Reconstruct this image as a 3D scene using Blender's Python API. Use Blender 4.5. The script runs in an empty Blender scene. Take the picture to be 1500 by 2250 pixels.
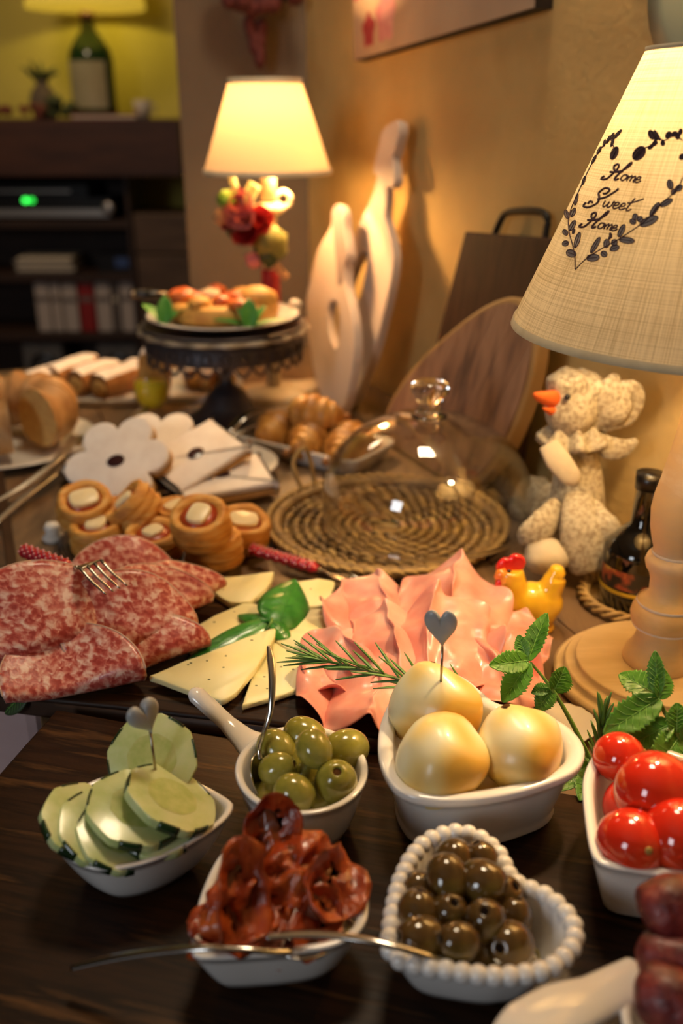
import bpy, bmesh, math, random
import numpy as np
from mathutils import Vector, Matrix, Euler, noise as mnoise

scene = bpy.context.scene
COL = scene.collection
R = math.radians
PI = math.pi
random.seed(7)
rng = random.Random(11)

# ------------------------------------------------------------------ camera
T = 0.80                 # height of the table top
CAM_H = 0.43             # camera above the table top
F_PX = 2050.0
PITCH = R(23.3)
cam_d = bpy.data.cameras.new('camera')
cam_d.sensor_fit = 'HORIZONTAL'
cam_d.sensor_width = 24.0
cam_d.lens = F_PX / 1500.0 * 24.0
cam_d.clip_start = 0.02
cam_d.dof.use_dof = True
cam_d.dof.focus_distance = 0.635
cam_d.dof.aperture_fstop = 4.0
cam = bpy.data.objects.new('camera', cam_d)
COL.objects.link(cam)
cam.location = (0, 0, T + CAM_H)
cam.rotation_euler = (PI/2 - PITCH, 0, 0)
scene.camera = cam

# ------------------------------------------------------------------ world, window light, exposure
world = bpy.data.worlds.new('world'); scene.world = world
world.use_nodes = True
bg = world.node_tree.nodes['Background']
bg.inputs[0].default_value = (1.0, 0.66, 0.36, 1)
bg.inputs[1].default_value = 0.018

def area(name, loc, target, sx, sy, power, color):
    d = bpy.data.lights.new(name, 'AREA'); d.shape = 'RECTANGLE'; d.size = sx; d.size_y = sy
    d.energy = power; d.color = color
    o = bpy.data.objects.new(name, d); COL.objects.link(o)
    o.location = loc
    o.rotation_euler = (Vector(target) - Vector(loc)).to_track_quat('-Z', 'Y').to_euler()
    return o
area('daylight_window', (-1.55, -1.25, T + 0.95), (0, 0.6, T), 0.55, 0.8, 13.5, (0.88, 0.94, 1.0))
area('ceiling_lamp_light', (0.10, 1.15, 2.55), (0.05, 0.7, T), 0.35, 0.35, 17.0, (1.0, 0.80, 0.54))
area('shelf_fill_light', (-1.2, 2.5, 2.6), (-1.1, 3.6, .9), 0.4, 0.4, 13.0, (1.0, 0.74, 0.46))  # added fill to brighten the far shelves, no real lamp hangs there

vs = scene.view_settings
vs.view_transform = 'Standard'; vs.look = 'None'; vs.gamma = 1.0; vs.use_curve_mapping = False
vs.exposure = -0.1

# ------------------------------------------------------------------ helpers: places
CAM = np.array([0.0, 0.0, T + CAM_H])
FWD = np.array([0, math.cos(PITCH), -math.sin(PITCH)])
UPV = np.array([0, math.sin(PITCH), math.cos(PITCH)])
def ray(px, py):
    return FWD + np.array([(px-750)/F_PX, 0, 0]) - (py-1125)/F_PX*UPV
def P(px, py, z=0.0):                     # point at height z above the table top
    r = ray(px, py); t = (T + z - CAM[2]) / r[2]
    return CAM + t*r
def PY(px, py, y):                        # point on the vertical plane Y = y
    r = ray(px, py); return CAM + (y/r[1])*r
# the wall the sideboard stands against runs away from the camera
WA = np.array([0.41, 0.66, 0.0]); WD = np.array([-0.387, 1.0, 0.0]); WD /= np.linalg.norm(WD)
WN = np.array([-WD[1], WD[0], 0.0])       # towards the room
def W(px, py, off=0.0):                   # point on the wall, off in front of it
    r = ray(px, py); a = WA + off*WN
    t = np.dot(a - CAM, WN) / np.dot(r, WN)
    return CAM + t*r

# ------------------------------------------------------------------ helpers: materials
MATS = {}
def mat(name, cols, scale=8.0, stretch=(1,1,1), detail=4.0, rough=0.5, metal=0.0, bump=0.0, bscale=None,
        sss=0.0, sssr=(1,.5,.3), coat=0.0, spec=0.5, ramp=None, tex='noise', distort=0.0, coord='Object', nrough=0.55):
    m = bpy.data.materials.new(name); m.use_nodes = True
    nt = m.node_tree; N = nt.nodes; L = nt.links
    b = N['Principled BSDF']
    b.inputs['Roughness'].default_value = rough
    b.inputs['Metallic'].default_value = metal
    b.inputs['Specular IOR Level'].default_value = spec
    b.inputs['Coat Weight'].default_value = coat
    b.inputs['Coat Roughness'].default_value = 0.08
    if sss:
        b.inputs['Subsurface Weight'].default_value = sss
        b.inputs['Subsurface Radius'].default_value = sssr
        b.inputs['Subsurface Scale'].default_value = 0.006
    if isinstance(cols[0], (int, float)): cols = [cols]
    tc = N.new('ShaderNodeTexCoord'); mp = N.new('ShaderNodeMapping')
    mp.inputs['Scale'].default_value = stretch
    L.new(tc.outputs[coord], mp.inputs[0])
    out = None
    if len(cols) > 1:
        if tex == 'voronoi':
            t = N.new('ShaderNodeTexVoronoi'); t.inputs['Scale'].default_value = scale; o = t.outputs['Distance']
        else:
            t = N.new('ShaderNodeTexNoise'); t.inputs['Scale'].default_value = scale
            t.inputs['Detail'].default_value = detail; t.inputs['Distortion'].default_value = distort
            t.inputs['Roughness'].default_value = nrough; o = t.outputs['Fac']
        L.new(mp.outputs[0], t.inputs['Vector'])
        cr = N.new('ShaderNodeValToRGB'); e = cr.color_ramp.elements
        n = len(cols)
        pos = ramp or [0.3 + 0.4*i/(n-1) for i in range(n)]
        e[0].position = pos[0]; e[0].color = (*cols[0], 1)
        e[1].position = pos[-1]; e[1].color = (*cols[-1], 1)
        for i in range(1, n-1):
            x = e.new(pos[i]); x.color = (*cols[i], 1)
        L.new(o, cr.inputs[0]); L.new(cr.outputs[0], b.inputs['Base Color']); out = cr
    else:
        b.inputs['Base Color'].default_value = (*cols[0], 1)
    if bump:
        t2 = N.new('ShaderNodeTexNoise'); t2.inputs['Scale'].default_value = bscale or scale*2; t2.inputs['Detail'].default_value = 5
        L.new(mp.outputs[0], t2.inputs['Vector'])
        bp = N.new('ShaderNodeBump'); bp.inputs['Strength'].default_value = bump; bp.inputs['Distance'].default_value = 0.002
        L.new(t2.outputs['Fac'], bp.inputs['Height']); L.new(bp.outputs[0], b.inputs['Normal'])
    MATS[name] = m
    return m

# ------------------------------------------------------------------ helpers: objects
def setp(o, label=None, cat=None, group=None, kind=None):
    if label: o['label'] = label
    if cat: o['category'] = cat
    if group: o['group'] = group
    if kind: o['kind'] = kind
    return o
def thing(name, label, cat, loc, rz=0.0, group=None):
    o = bpy.data.objects.new(name, None); COL.objects.link(o)
    o.empty_display_size = 0.02
    o.location = tuple(float(v) for v in loc); o.rotation_euler = (0, 0, rz)
    return setp(o, label, cat, group)
def mk(name, geo, m=None, smooth=True):
    v, f = geo
    me = bpy.data.meshes.new(name)
    me.from_pydata([tuple(float(c) for c in q) for q in v], [], f)
    b = bmesh.new(); b.from_mesh(me); bmesh.ops.recalc_face_normals(b, faces=b.faces); b.to_mesh(me); b.free()
    if smooth: me.shade_smooth()
    if m is not None: me.materials.append(MATS[m] if isinstance(m, str) else m)
    me.update()
    return me
def ob(name, geo, m=None, parent=None, loc=None, rot=None, smooth=True, world=False, sharp=None, label=None, kind=None):
    """world=True: vertices are world coordinates; they become local to the parent (which has no rotation)."""
    if isinstance(geo, tuple):
        v, f = geo
        if world:
            if parent is not None:
                pl = parent.location
                if parent.parent is not None: pl = pl + parent.parent.location
                org = np.array(pl)
            else:
                a = np.array(v); org = np.array([a[:,0].mean(), a[:,1].mean(), a[:,2].min()])
                loc = tuple(org)
            v = [np.array(q) - org for q in v]
        me = mk(name, (v, f), m, smooth)
        if smooth and sharp is not None: me.set_sharp_from_angle(angle=R(sharp))
    else: me = geo
    o = bpy.data.objects.new(name, me); COL.objects.link(o)
    if parent is not None: o.parent = parent
    if loc is not None: o.location = tuple(float(c) for c in loc)
    if rot is not None: o.rotation_euler = rot
    if label: o['label'] = label
    if kind: o['kind'] = kind
    return o
def copy_thing(o, loc, rot, label=None):
    c = o.copy(); COL.objects.link(c); c.location = tuple(float(x) for x in loc); c.rotation_euler = rot
    if label: c['label'] = label
    for ch in o.children:
        d = ch.copy(); COL.objects.link(d); d.parent = c
        for g in ch.children:
            e = g.copy(); COL.objects.link(e); e.parent = d
    return c
def solid(o, t, off=-1.0):
    s = o.modifiers.new('thickness', 'SOLIDIFY'); s.thickness = t; s.offset = off; return o
def subd(o, n=1):
    s = o.modifiers.new('smooth', 'SUBSURF'); s.levels = n; s.render_levels = n; return o
def bev(o, w, n=2):
    s = o.modifiers.new('edge', 'BEVEL'); s.width = w; s.segments = n; s.limit_method = 'ANGLE'; return o

# ------------------------------------------------------------------ helpers: shapes (vertices, faces)
def join(*gs):
    V = []; Fc = []
    for v, f in gs:
        n = len(V); V += list(v); Fc += [tuple(i+n for i in q) for q in f]
    return V, Fc
def xf(geo, M):
    v, f = geo
    return [np.array(M @ Vector(q)) for q in v], f
def TR(loc=(0,0,0), rot=(0,0,0), sc=(1,1,1)):
    return Matrix.Translation(Vector([float(c) for c in loc])) @ Euler(rot).to_matrix().to_4x4() @ Matrix.Diagonal((*sc, 1))
def box(x0, x1, y0, y1, z0, z1):
    v = [(x,y,z) for z in (z0,z1) for y in (y0,y1) for x in (x0,x1)]
    return v, [(0,2,3,1),(4,5,7,6),(0,1,5,4),(2,6,7,3),(0,4,6,2),(1,3,7,5)]
def loft(rings, cap0=True, cap1=True, closed=True):
    n = len(rings[0]); V = [p for r in rings for p in r]; Fc = []
    for i in range(len(rings)-1):
        for j in range(n if closed else n-1):
            k = (j+1) % n
            Fc.append((i*n+j, i*n+k, (i+1)*n+k, (i+1)*n+j))
    if cap0: Fc.append(tuple(range(n-1, -1, -1)))
    if cap1: Fc.append(tuple((len(rings)-1)*n + j for j in range(n)))
    return V, Fc
def lathe(prof, seg=40, cap0=True, cap1=True):
    return loft([[(max(r,1e-5)*math.cos(2*PI*j/seg), max(r,1e-5)*math.sin(2*PI*j/seg), z) for j in range(seg)] for r, z in prof], cap0, cap1)
def cat(pts, n=6, closed=False):          # smooth curve through points
    p = [np.array(q, float) for q in pts]; out = []
    m = len(p)
    rngi = range(m) if closed else range(m-1)
    for i in rngi:
        if closed: a, b, c, d = p[i-1], p[i], p[(i+1)%m], p[(i+2)%m]
        else: a, b, c, d = p[max(i-1,0)], p[i], p[i+1], p[min(i+2,m-1)]
        for k in range(n):
            t = k/n
            out.append(0.5*((2*b)+(-a+c)*t+(2*a-5*b+4*c-d)*t*t+(-a+3*b-3*c+d)*t**3))
    if not closed: out.append(p[-1])
    return out
def resample(pts, n, closed=False):
    p = np.array(pts); 
    if closed: p = np.vstack([p, p[:1]])
    s = np.concatenate([[0], np.cumsum(np.linalg.norm(np.diff(p, axis=0), axis=1))])
    q = np.linspace(0, s[-1], n+1)[:-1] if closed else np.linspace(0, s[-1], n)
    return np.stack([np.interp(q, s, p[:,k]) for k in range(p.shape[1])], 1)
def tube(pts, rad, seg=10, flat=1.0, upv=(0,0,1)):
    """swept tube; rad number, list or list of (side, up) pairs"""
    p = [np.array(q, float) for q in pts]; m = len(p); rings = []
    up0 = np.array(upv, float)
    for i in range(m):
        t = p[min(i+1,m-1)] - p[max(i-1,0)]; t = t/(np.linalg.norm(t)+1e-12)
        s = np.cross(up0, t)
        if np.linalg.norm(s) < 0.15: s = np.cross(np.array([1.0,0.03,0]), t)
        s /= np.linalg.norm(s); u = np.cross(t, s)
        r = rad if isinstance(rad, (int,float)) else rad[i]
        a, b = (r, r*flat) if isinstance(r, (int,float)) else r
        rings.append([p[i] + a*math.cos(2*PI*j/seg)*s + b*math.sin(2*PI*j/seg)*u for j in range(seg)])
    return loft(rings)
def interp(vals, n):
    x = np.linspace(0, len(vals)-1, n); a = np.array(vals, float)
    if a.ndim == 1: return list(np.interp(x, range(len(vals)), a))
    return [tuple(float(np.interp(q, range(len(vals)), a[:,k])) for k in range(a.shape[1])) for q in x]
def area2(p): 
    p = np.array(p); return 0.5*np.sum(p[:,0]*np.roll(p[:,1],-1) - np.roll(p[:,0],-1)*p[:,1])
def ccw(p): return p if area2(p) > 0 else p[::-1]
def offset(p, d):                          # inward offset of a ccw outline
    p = np.array(p); t = np.roll(p,-1,0) - np.roll(p,1,0); t /= np.linalg.norm(t,axis=1)[:,None]+1e-12
    return p + d*np.stack([-t[:,1], t[:,0]], 1)
def slab(out, z0, z1, r=0.0, n=3):         # prism of an outline with rounded edges
    out = np.array(ccw(out))[:, :2]; rings = []
    if r <= 0: rs = [(0, z0), (0, z1)]
    else:
        rs = [(r*(1-math.sin(a)), z0 + r*(1-math.cos(a))) for a in np.linspace(0, PI/2, n)]
        rs += [(r*(1-math.cos(a)), z1 - r*(1-math.sin(a))) for a in np.linspace(0, PI/2, n)]
    for d, z in rs:
        q = offset(out, d) if d > 0 else out
        rings.append([(x, y, z) for x, y in q])
    return loft(rings)
def ball(rx, ry, rz, nu=20, nv=12, nz=0.0, nf=1.0, seed=0):
    rings = []
    for i in range(nv+1):
        a = PI*i/nv; a = min(max(a, 0.02), PI-0.02); ring = []
        for j in range(nu):
            b = 2*PI*j/nu
            d = np.array([math.sin(a)*math.cos(b), math.sin(a)*math.sin(b), -math.cos(a)])
            k = 1.0
            if nz: k += nz*mnoise.noise(Vector(d*nf) + Vector((seed*7.1, seed*3.3, seed)))
            ring.append((d[0]*rx*k, d[1]*ry*k, d[2]*rz*k))
        rings.append(ring)
    return loft(rings)
def grid(fn, nu, nv, closed_u=False):
    V = [fn(i/(nu if closed_u else nu-1), j/(nv-1)) for j in range(nv) for i in range(nu)]
    Fc = []
    for j in range(nv-1):
        for i in range(nu if closed_u else nu-1):
            k = (i+1) % nu
            Fc.append((j*nu+i, j*nu+k, (j+1)*nu+k, (j+1)*nu+i))
    return V, Fc
def look_rot(axis, roll=0.0):              # rotation taking +Z to axis
    return (Vector([float(c) for c in axis]).to_track_quat('Z', 'Y') @ Euler((0,0,roll)).to_quaternion()).to_euler()
def rot_to(axis, roll=0.0):
    return look_rot(axis, roll).to_matrix().to_4x4()
def pol(v): return np.array([v[0], v[1]])

# ================================================================== setting
mat('wall_ochre', [(.52,.32,.10),(.70,.48,.18),(.58,.38,.14)], scale=3.2, detail=7, rough=.85, bump=.5, bscale=120)
mat('wall_taupe', [(.14,.10,.065),(.19,.145,.10)], scale=3, detail=6, rough=.9, bump=.4, bscale=90)
mat('wall_yellow', [(.50,.42,.08),(.62,.52,.14)], scale=2, rough=.9, bump=.3, bscale=60)
mat('floor_tile', [(.10,.05,.03),(.16,.08,.05)], scale=6, rough=.5)
mat('ceiling_white', (.6,.5,.36), rough=.9)
mat('dark_wood', [(.018,.008,.004),(.06,.027,.012),(.03,.014,.007)], scale=7, stretch=(1,9,9), detail=7, rough=.42, bump=.35, bscale=20)
mat('beam_wood', [(.040,.011,.004),(.085,.027,.010)], scale=5, stretch=(1,6,6), detail=6, rough=.55, bump=.3)
mat('plank_wood', [(.07,.038,.022),(.15,.085,.05)], scale=5, stretch=(1,7,7), detail=6, rough=.6, bump=.3)

def st(name, geo, m, **k):
    o = ob(name, geo, m, smooth=False, world=True, **k); o['kind'] = 'structure'; return o
st('floor', box(-3.6, 2.2, -2.2, 4.6, -.1, 0), 'floor_tile')
st('ceiling', box(-3.6, 2.2, -2.2, 4.6, 2.7, 2.8), 'ceiling_white')
def walong(s0, s1, o0, o1, z0, z1):       # box laid along the long wall: s along, o out of the wall
    v = []
    for z in (z0, z1):
        for o in (o0, o1):
            for s in (s0, s1):
                q = WA + s*WD + o*WN; v.append((q[0], q[1], z))
    return v, box(0,1,0,1,0,1)[1]
S_C = 1.31                                 # the corner, along the wall
st('wall_right', walong(-1.9, S_C, -.1, 0, 0, 2.7), 'wall_ochre')
cx, cy = (WA + S_C*WD)[:2]
st('wall_back', box(-.300, .6, cy, 4.55, 0, 2.7), 'wall_taupe')
st('wall_left', box(-3.6, -.298, 4.55, 4.65, 0, 2.7), 'wall_yellow')

# ---- sideboard (table): long side along the wall
mat('table_wood', [(.05,.026,.012),(.16,.095,.045),(.09,.05,.024)], scale=5, stretch=(6,1.2,6), detail=8, rough=.5, bump=.45, bscale=18)
tb = thing('sideboard_table', 'long weathered brown wooden table set against the ochre wall', 'table', (WA + .1*WD + .32*WN)[:2].tolist() + [0])
wid = .610
for k in range(4):                         # the top is made of boards
    o0 = .012 + wid*k/4
    bev(ob('plank', walong(-.62, 1.28, o0 + .0006, o0 + wid/4 - .0006, T-.035, T), 'table_wood', tb, world=True, smooth=False), .0015)
ob('apron', walong(-.58, 1.24, .04, .58, T-.13, T-.036), 'dark_wood', tb, world=True, smooth=False)
for s in (-.55, 1.2):
    for o_ in (.06, .55):
        ob('leg', walong(s-.035, s+.035, o_-.035, o_+.035, 0, T-.131), 'dark_wood', tb, world=True, smooth=False)

# ================================================================== far corner: mantel, shelves, bottle lamp
YF = 4.0
def fx(px, y=YF): return (px-750)/F_PX*0 + PY(px, 264, y)[0]
def fz(py, y=YF): return PY(300, py, y)[2]
st('beam', box(-2.3, fx(398), YF-.08, 4.549, fz(384), fz(262)), 'beam_wood')
pn = thing('side_panel_of_planks', 'brown plank panel beside the bookshelves under the mantel beam', 'panel', (fx(335), YF, 0))
for k in range(7):
    z0 = .02 + k*.165
    if z0+.16 > fz(386): continue
    bev(ob('plank', box(fx(272), fx(399), YF, YF+.28, z0, z0+.160), 'plank_wood', pn, world=True, smooth=False), .006)
bc = thing('bookshelf', 'dark wooden bookshelf built in below the mantel beam', 'bookshelf', (fx(100), YF, 0))
mat('shelf_wood', [(.025,.011,.006),(.05,.022,.012)], scale=6, stretch=(1,8,8), rough=.6)
mat('black_gloss', (.006,.005,.005), rough=.3)
ob('back_board', box(-2.0, fx(270), YF+.27, YF+.295, 0, fz(386)), 'shelf_wood', bc, world=True, smooth=False)
ob('side_board', box(fx(262), fx(271), YF-.02, YF+.27, 0, fz(386)), 'shelf_wood', bc, world=True, smooth=False)
SH = [fz(740), fz(610), fz(480)]
for a in (fz(735), fz(607), fz(489)):
    ob('shelf', box(-2.0, fx(261.5), YF-.02, YF+.268, a-.02, a+.012), 'shelf_wood', bc, world=True, smooth=False)
zs = [fz(735)+.0122, fz(607)+.0122, fz(489)+.0122]
# books
BK = [(26,61,'pale'),(63,87,'pale'),(89,126,'pale'),(128,166,'red'),(168,205,'pale'),(207,224,'grey'),(226,259,'pale')]
mat('book_pale', [(.42,.35,.32),(.55,.47,.43)], scale=3, stretch=(1,1,.2), rough=.6)
mat('book_red', (.32,.012,.012), rough=.5)
mat('book_grey', (.16,.13,.12), rough=.6)
mat('paper', (.7,.62,.5), rough=.9)
bl = ['pale book at the dark end of the shelf row', 'slim pale book second along the shelf row', 'pale book touching the red one on its dark side',
      'red spined book among pale ones on the shelf', 'pale book just past the red one', 'thin grey book between two pale ones', 'pale book at the plank panel end of the row']
for (a, b, c), lb in zip(BK, bl):
    h = fz(612) - zs[0] - .012 - rng.random()*.012
    t = thing('book', lb, 'book', ((fx(a)+fx(b))/2, YF+.09, zs[0]), group='books on the shelf')
    w = (fx(b)-fx(a))/2-.002
    bev(ob('cover', box(-w, w, -.09, .09, 0, h), 'book_'+c, t, smooth=False), .004)
    ob('pages', box(-w+.004, w-.004, -.08, .092, .004, h+.002), 'paper', t, smooth=False)
    ob('spine_label', box(-w+.004, w-.004, -.0915, -.0885, h*.62, h*.72), 'book_grey' if c != 'grey' else 'paper', t, smooth=False)
# hi-fi units
t = thing('amplifier', 'black amplifier with a green light on the top shelf', 'amplifier', (fx(100), YF+.12, zs[2]))
ob('body', box(-.35, fx(225)-fx(100), -.12, .12, .01, .085), 'black_gloss', t, smooth=False)
mat('alu', (.55,.5,.45), rough=.35, metal=.9)
ob('front_strip', box(-.33, fx(222)-fx(100), -.126, -.118, .012, .04), 'alu', t, smooth=False)
ob('knob', xf(lathe([(0,0),(.026,0),(.026,.02),(.02,.024),(0,.024)], 20), TR((fx(238)-fx(100)-.03,-.121,.045), (PI/2,0,0))), 'alu', t)
for k, c in enumerate([(0.05,1,.1),(0.02,.6,.05)]):
    mm = bpy.data.materials.new('led'); mm.use_nodes = True
    pb = mm.node_tree.nodes['Principled BSDF']; pb.inputs['Base Color'].default_value = (*c,1)
    pb.inputs['Emission Color'].default_value = (*c,1); pb.inputs['Emission Strength'].default_value = 3
    ob('indicator_light', xf(ball(.012,.006,.010,10,6), TR((fx(34+14*k)-fx(100), -.124, .075))), mm, t)
t = thing('disc_player', 'slim dark disc player lying on the amplifier', 'disc player', (fx(80), YF+.12, zs[2]+.0852))
ob('body', box(-.3, .17, -.11, .11, 0, .05), 'black_gloss', t, smooth=False)
ob('tray_slot', box(-.2, .1, -.113, -.108, .02, .028), 'alu', t, smooth=False)
def paper_stack(name, lb, x, w, n, z):
    t = thing(name, lb, 'papers', (x, YF+.1, z))
    for k in range(n):
        ob('sheet', box(-w+rng.random()*.02, w-rng.random()*.02, -.09, .09, .0101*k, .0101*k+.0095), 'paper' if k%2 else 'book_grey', t, smooth=False)
paper_stack('paper_stack', 'low stack of pale papers on the shelf above the books', fx(55), .13, 6, zs[1])
t = thing('radio', 'small dark radio with a blue face above the books', 'radio', (fx(220), YF+.08, zs[1]))
mat('blue_face', (.05,.09,.25), rough=.3)
ob('body', box(-.075, .065, -.05, .05, 0, .075), 'black_gloss', t, smooth=False)
ob('display', box(.0, .055, -.053, -.049, .02, .06), 'blue_face', t, smooth=False)
mat('speaker_grey', [(.05,.05,.055),(.16,.15,.15)], scale=40, rough=.7)
for (px, lb) in ((208, 'grey speaker box below the red book'), (28, 'grey speaker box below the dark end of the books')):
    t = thing('speaker_box', lb, 'speaker', (fx(px), YF+.1, fz(735)-.30), group='speakers')
    ob('body', box(-.085, .085, -.1, .1, 0, .26), 'speaker_grey', t, smooth=False)
    ob('cone', xf(lathe([(.06,0),(.055,.006),(.02,-.004),(0,.004)], 20, False), TR((0,-.101,.16),(PI/2,0,0))), 'black_gloss', t)
    ob('tweeter', xf(lathe([(.02,0),(.012,.005),(0,.007)], 14, False), TR((0,-.101,.06),(PI/2,0,0))), 'black_gloss', t)
    ob('shelf', box(-.5, .095, -.12, .165, -.03, -.001), 'shelf_wood', bc, loc=(fx(px)-fx(100), .1, fz(735)-.30), smooth=False) if px > 100 else None
# bottle lamp on the mantel
zm = fz(262)
mat('bottle_green', (.015,.045,.012), rough=.12, spec=.6)
mat('label_paper', [(.38,.34,.20),(.46,.42,.27)], scale=9, rough=.8)
mat('red_cap', (.08,.012,.01), rough=.4)
YB = 4.22
mm = (fx(262,YB)-fx(168,YB))/2
t = thing('bottle_lamp', 'big green wine bottle with pale label made into a lamp on the mantel', 'lamp', (fx(212,YB), YB, zm))
H = fz(32,YB) - zm
ob('bottle', lathe([(0,0),(mm*.9,0),(mm,.02),(mm,H*.58),(mm*.93,H*.66),(mm*.6,H*.78),(mm*.34,H*.86),(mm*.28,H*.95),(mm*.28,H),(0,H)], 36), 'bottle_green', t)
lab = [(mm*1.006*math.cos(a), mm*1.006*math.sin(a)) for a in np.linspace(PI*1.06, PI*1.78, 18)]
ob('label', ([(x,y,z) for z in (H*.10,H*.56) for x,y in lab], [(i,i+1,i+19,i+18) for i in range(17)]), 'label_paper', t)
ob('cap', lathe([(mm*.30,H*.93),(mm*.30,H+.01),(0,H+.01)], 16), 'red_cap', t)
def shade_mat(name, col, tr=.55, weave=False, sc=900):
    m = bpy.data.materials.new(name); m.use_nodes = True; nt = m.node_tree; N = nt.nodes; L = nt.links
    N.remove(N['Principled BSDF']); out = N['Material Output']
    d = N.new('ShaderNodeBsdfDiffuse'); tl = N.new('ShaderNodeBsdfTranslucent'); mx = N.new('ShaderNodeMixShader')
    mx.inputs[0].default_value = tr
    L.new(d.outputs[0], mx.inputs[1]); L.new(tl.outputs[0], mx.inputs[2]); L.new(mx.outputs[0], out.inputs[0])
    if weave:
        tc = N.new('ShaderNodeTexCoord')
        sep = N.new('ShaderNodeSeparateXYZ'); L.new(tc.outputs['UV'], sep.inputs[0])
        def bands(sock, f, seedx):
            cb = N.new('ShaderNodeCombineXYZ')
            k = N.new('ShaderNodeMath'); k.operation = 'MULTIPLY'; k.inputs[1].default_value = f; L.new(sock, k.inputs[0])
            L.new(k.outputs[0], cb.inputs[0])
            k2 = N.new('ShaderNodeMath'); k2.operation = 'MULTIPLY'; k2.inputs[1].default_value = 3.0
            L.new(sep.outputs[1] if sock == sep.outputs[0] else sep.outputs[0], k2.inputs[0]); L.new(k2.outputs[0], cb.inputs[1])
            cb.inputs[2].default_value = seedx
            n = N.new('ShaderNodeTexNoise'); n.inputs['Scale'].default_value = 1.0; n.inputs['Detail'].default_value = 2.0
            L.new(cb.outputs[0], n.inputs['Vector']); return n.outputs['Fac']
        a = bands(sep.outputs[0], 900, 1.3); b = bands(sep.outputs[1], 260, 5.1)
        mxx = N.new('ShaderNodeMath'); mxx.operation = 'MULTIPLY'; L.new(a, mxx.inputs[0]); L.new(b, mxx.inputs[1])
        n3 = N.new('ShaderNodeTexNoise'); n3.inputs['Scale'].default_value = 28; n3.inputs['Detail'].default_value = 4; L.new(tc.outputs['Object'], n3.inputs['Vector'])
        ad = N.new('ShaderNodeMath'); ad.operation = 'MULTIPLY_ADD'; ad.inputs[1].default_value = .22; L.new(n3.outputs['Fac'], ad.inputs[0]); L.new(mxx.outputs[0], ad.inputs[2])
        cr = N.new('ShaderNodeValToRGB'); e = cr.color_ramp.elements
        e[0].position = .20; e[0].color = (col[0]*.62, col[1]*.57, col[2]*.48, 1)
        e[1].position = .44; e[1].color = (*col, 1)
        L.new(ad.outputs[0], cr.inputs[0]); L.new(cr.outputs[0], d.inputs[0]); L.new(cr.outputs[0], tl.inputs[0])
        bp = N.new('ShaderNodeBump'); bp.inputs['Strength'].default_value = .25; bp.inputs['Distance'].default_value = .0006
        L.new(mxx.outputs[0], bp.inputs['Height']); L.new(bp.outputs[0], d.inputs['Normal'])
    else:
        d.inputs[0].default_value = (*col,1); tl.inputs[0].default_value = (*col,1)
    MATS[name] = m
def bulb(name, parent, loc, power, color, r=.02):
    d = bpy.data.lights.new(name, 'POINT'); d.energy = power; d.color = color; d.shadow_soft_size = r
    o = bpy.data.objects.new(name, d); COL.objects.link(o); o.parent = parent; o.location = loc
def cone_shade(r0, r1, z0, z1, seg=72, nv=14, t=.0012):
    prof = [(r0+(r1-r0)*k/nv, z0+(z1-z0)*k/nv) for k in range(nv+1)]
    g = loft([[(r*math.cos(2*PI*j/seg), r*math.sin(2*PI*j/seg), z) for j in range(seg+1)] for r, z in prof], False, False, closed=False)
    return g, seg+1, nv+1
def add_uv(o, nu, nv):
    uv = o.data.uv_layers.new(name='UVMap')
    for lp in o.data.loops:
        i = lp.vertex_index; uv.data[lp.index].uv = ((i % nu)/(nu-1), (i//nu)/(nv-1))
shade_mat('shade_far', (.62,.52,.22), .5)
rs = (fx(325,YB)-fx(75,YB))/2
g, a, b = cone_shade(rs, rs*.72, H+.02, H+.30, 40, 4)
ob('lamp_shade', g, 'shade_far', t)
bulb('bottle_lamp_bulb', t, (0,0,H+.10), 3.8, (1.0,.78,.16))
# small things on the mantel
mat('cream_ceramic', (.6,.52,.42), rough=.3)
mat('faded_green', [(.03,.045,.012),(.09,.10,.03)], scale=60, rough=.7)
mat('dusky_red', [(.10,.015,.012),(.22,.05,.03)], scale=30, rough=.6)
t = thing('small_cup', 'small pale cup standing at the end of the mantel', 'cup', (fx(315), YF-.0, zm))
ob('cup_body', lathe([(0,0),(.022,0),(.032,.03),(.036,.07),(.032,.07),(.028,.03),(0,.006)], 24), 'cream_ceramic', t)
ob('cup_handle', tube([(.033,0,.055),(.055,0,.05),(.055,0,.03),(.031,0,.022)], .004, 8), 'cream_ceramic', t)
t = thing('round_vase', 'round pale vase with sprigs on the mantel', 'vase', (fx(85), YF+.1, zm))
ob('vase_body', lathe([(0,0),(.03,0),(.05,.03),(.056,.07),(.04,.11),(.022,.125),(.026,.14),(.02,.14),(.018,.12),(0,.1)], 24), 'wall_taupe', t)
for k in range(7):
    a = k*.9; ob('sprig', tube(cat([(0,0,.12),(.03*math.cos(a),.03*math.sin(a),.16),(.07*math.cos(a),.07*math.sin(a),.17+.02*(k%3))],4), interp([.004,.012,.004],9), 6), 'faded_green', t)
def lumps(name, lb, cat_, x, n, m, w, h, y=YF-.02):
    t = thing(name, lb, cat_, (x, y, zm))
    for k in range(n):
        s = .014+.010*rng.random()
        g = ball(s*1.2, s, s, 10, 7, .3, 2, k)
        g = ([(p[0], p[1], max(p[2], -s*.9)) for p in g[0]], g[1])
        ob('flower_head', g, m, t, loc=((rng.random()-.5)*w, (rng.random()-.5)*.05, s*.9 + rng.random()*h))
lumps('dried_flower_garland', 'dried reddish flower garland lying along the mantel', 'garland', fx(20), 16, 'dusky_red', .26, .03)
lumps('dried_moss', 'clump of dull green moss beside the bottle lamp', 'moss', fx(140), 12, 'faded_green', .10, .05)
t = thing('flat_book', 'red book lying flat on the mantel under the bottle', 'book', (fx(238), YF, zm))
ob('cover', box(-.13,.12,-.06,.06,0,.018), 'book_red', t, smooth=False)
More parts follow.
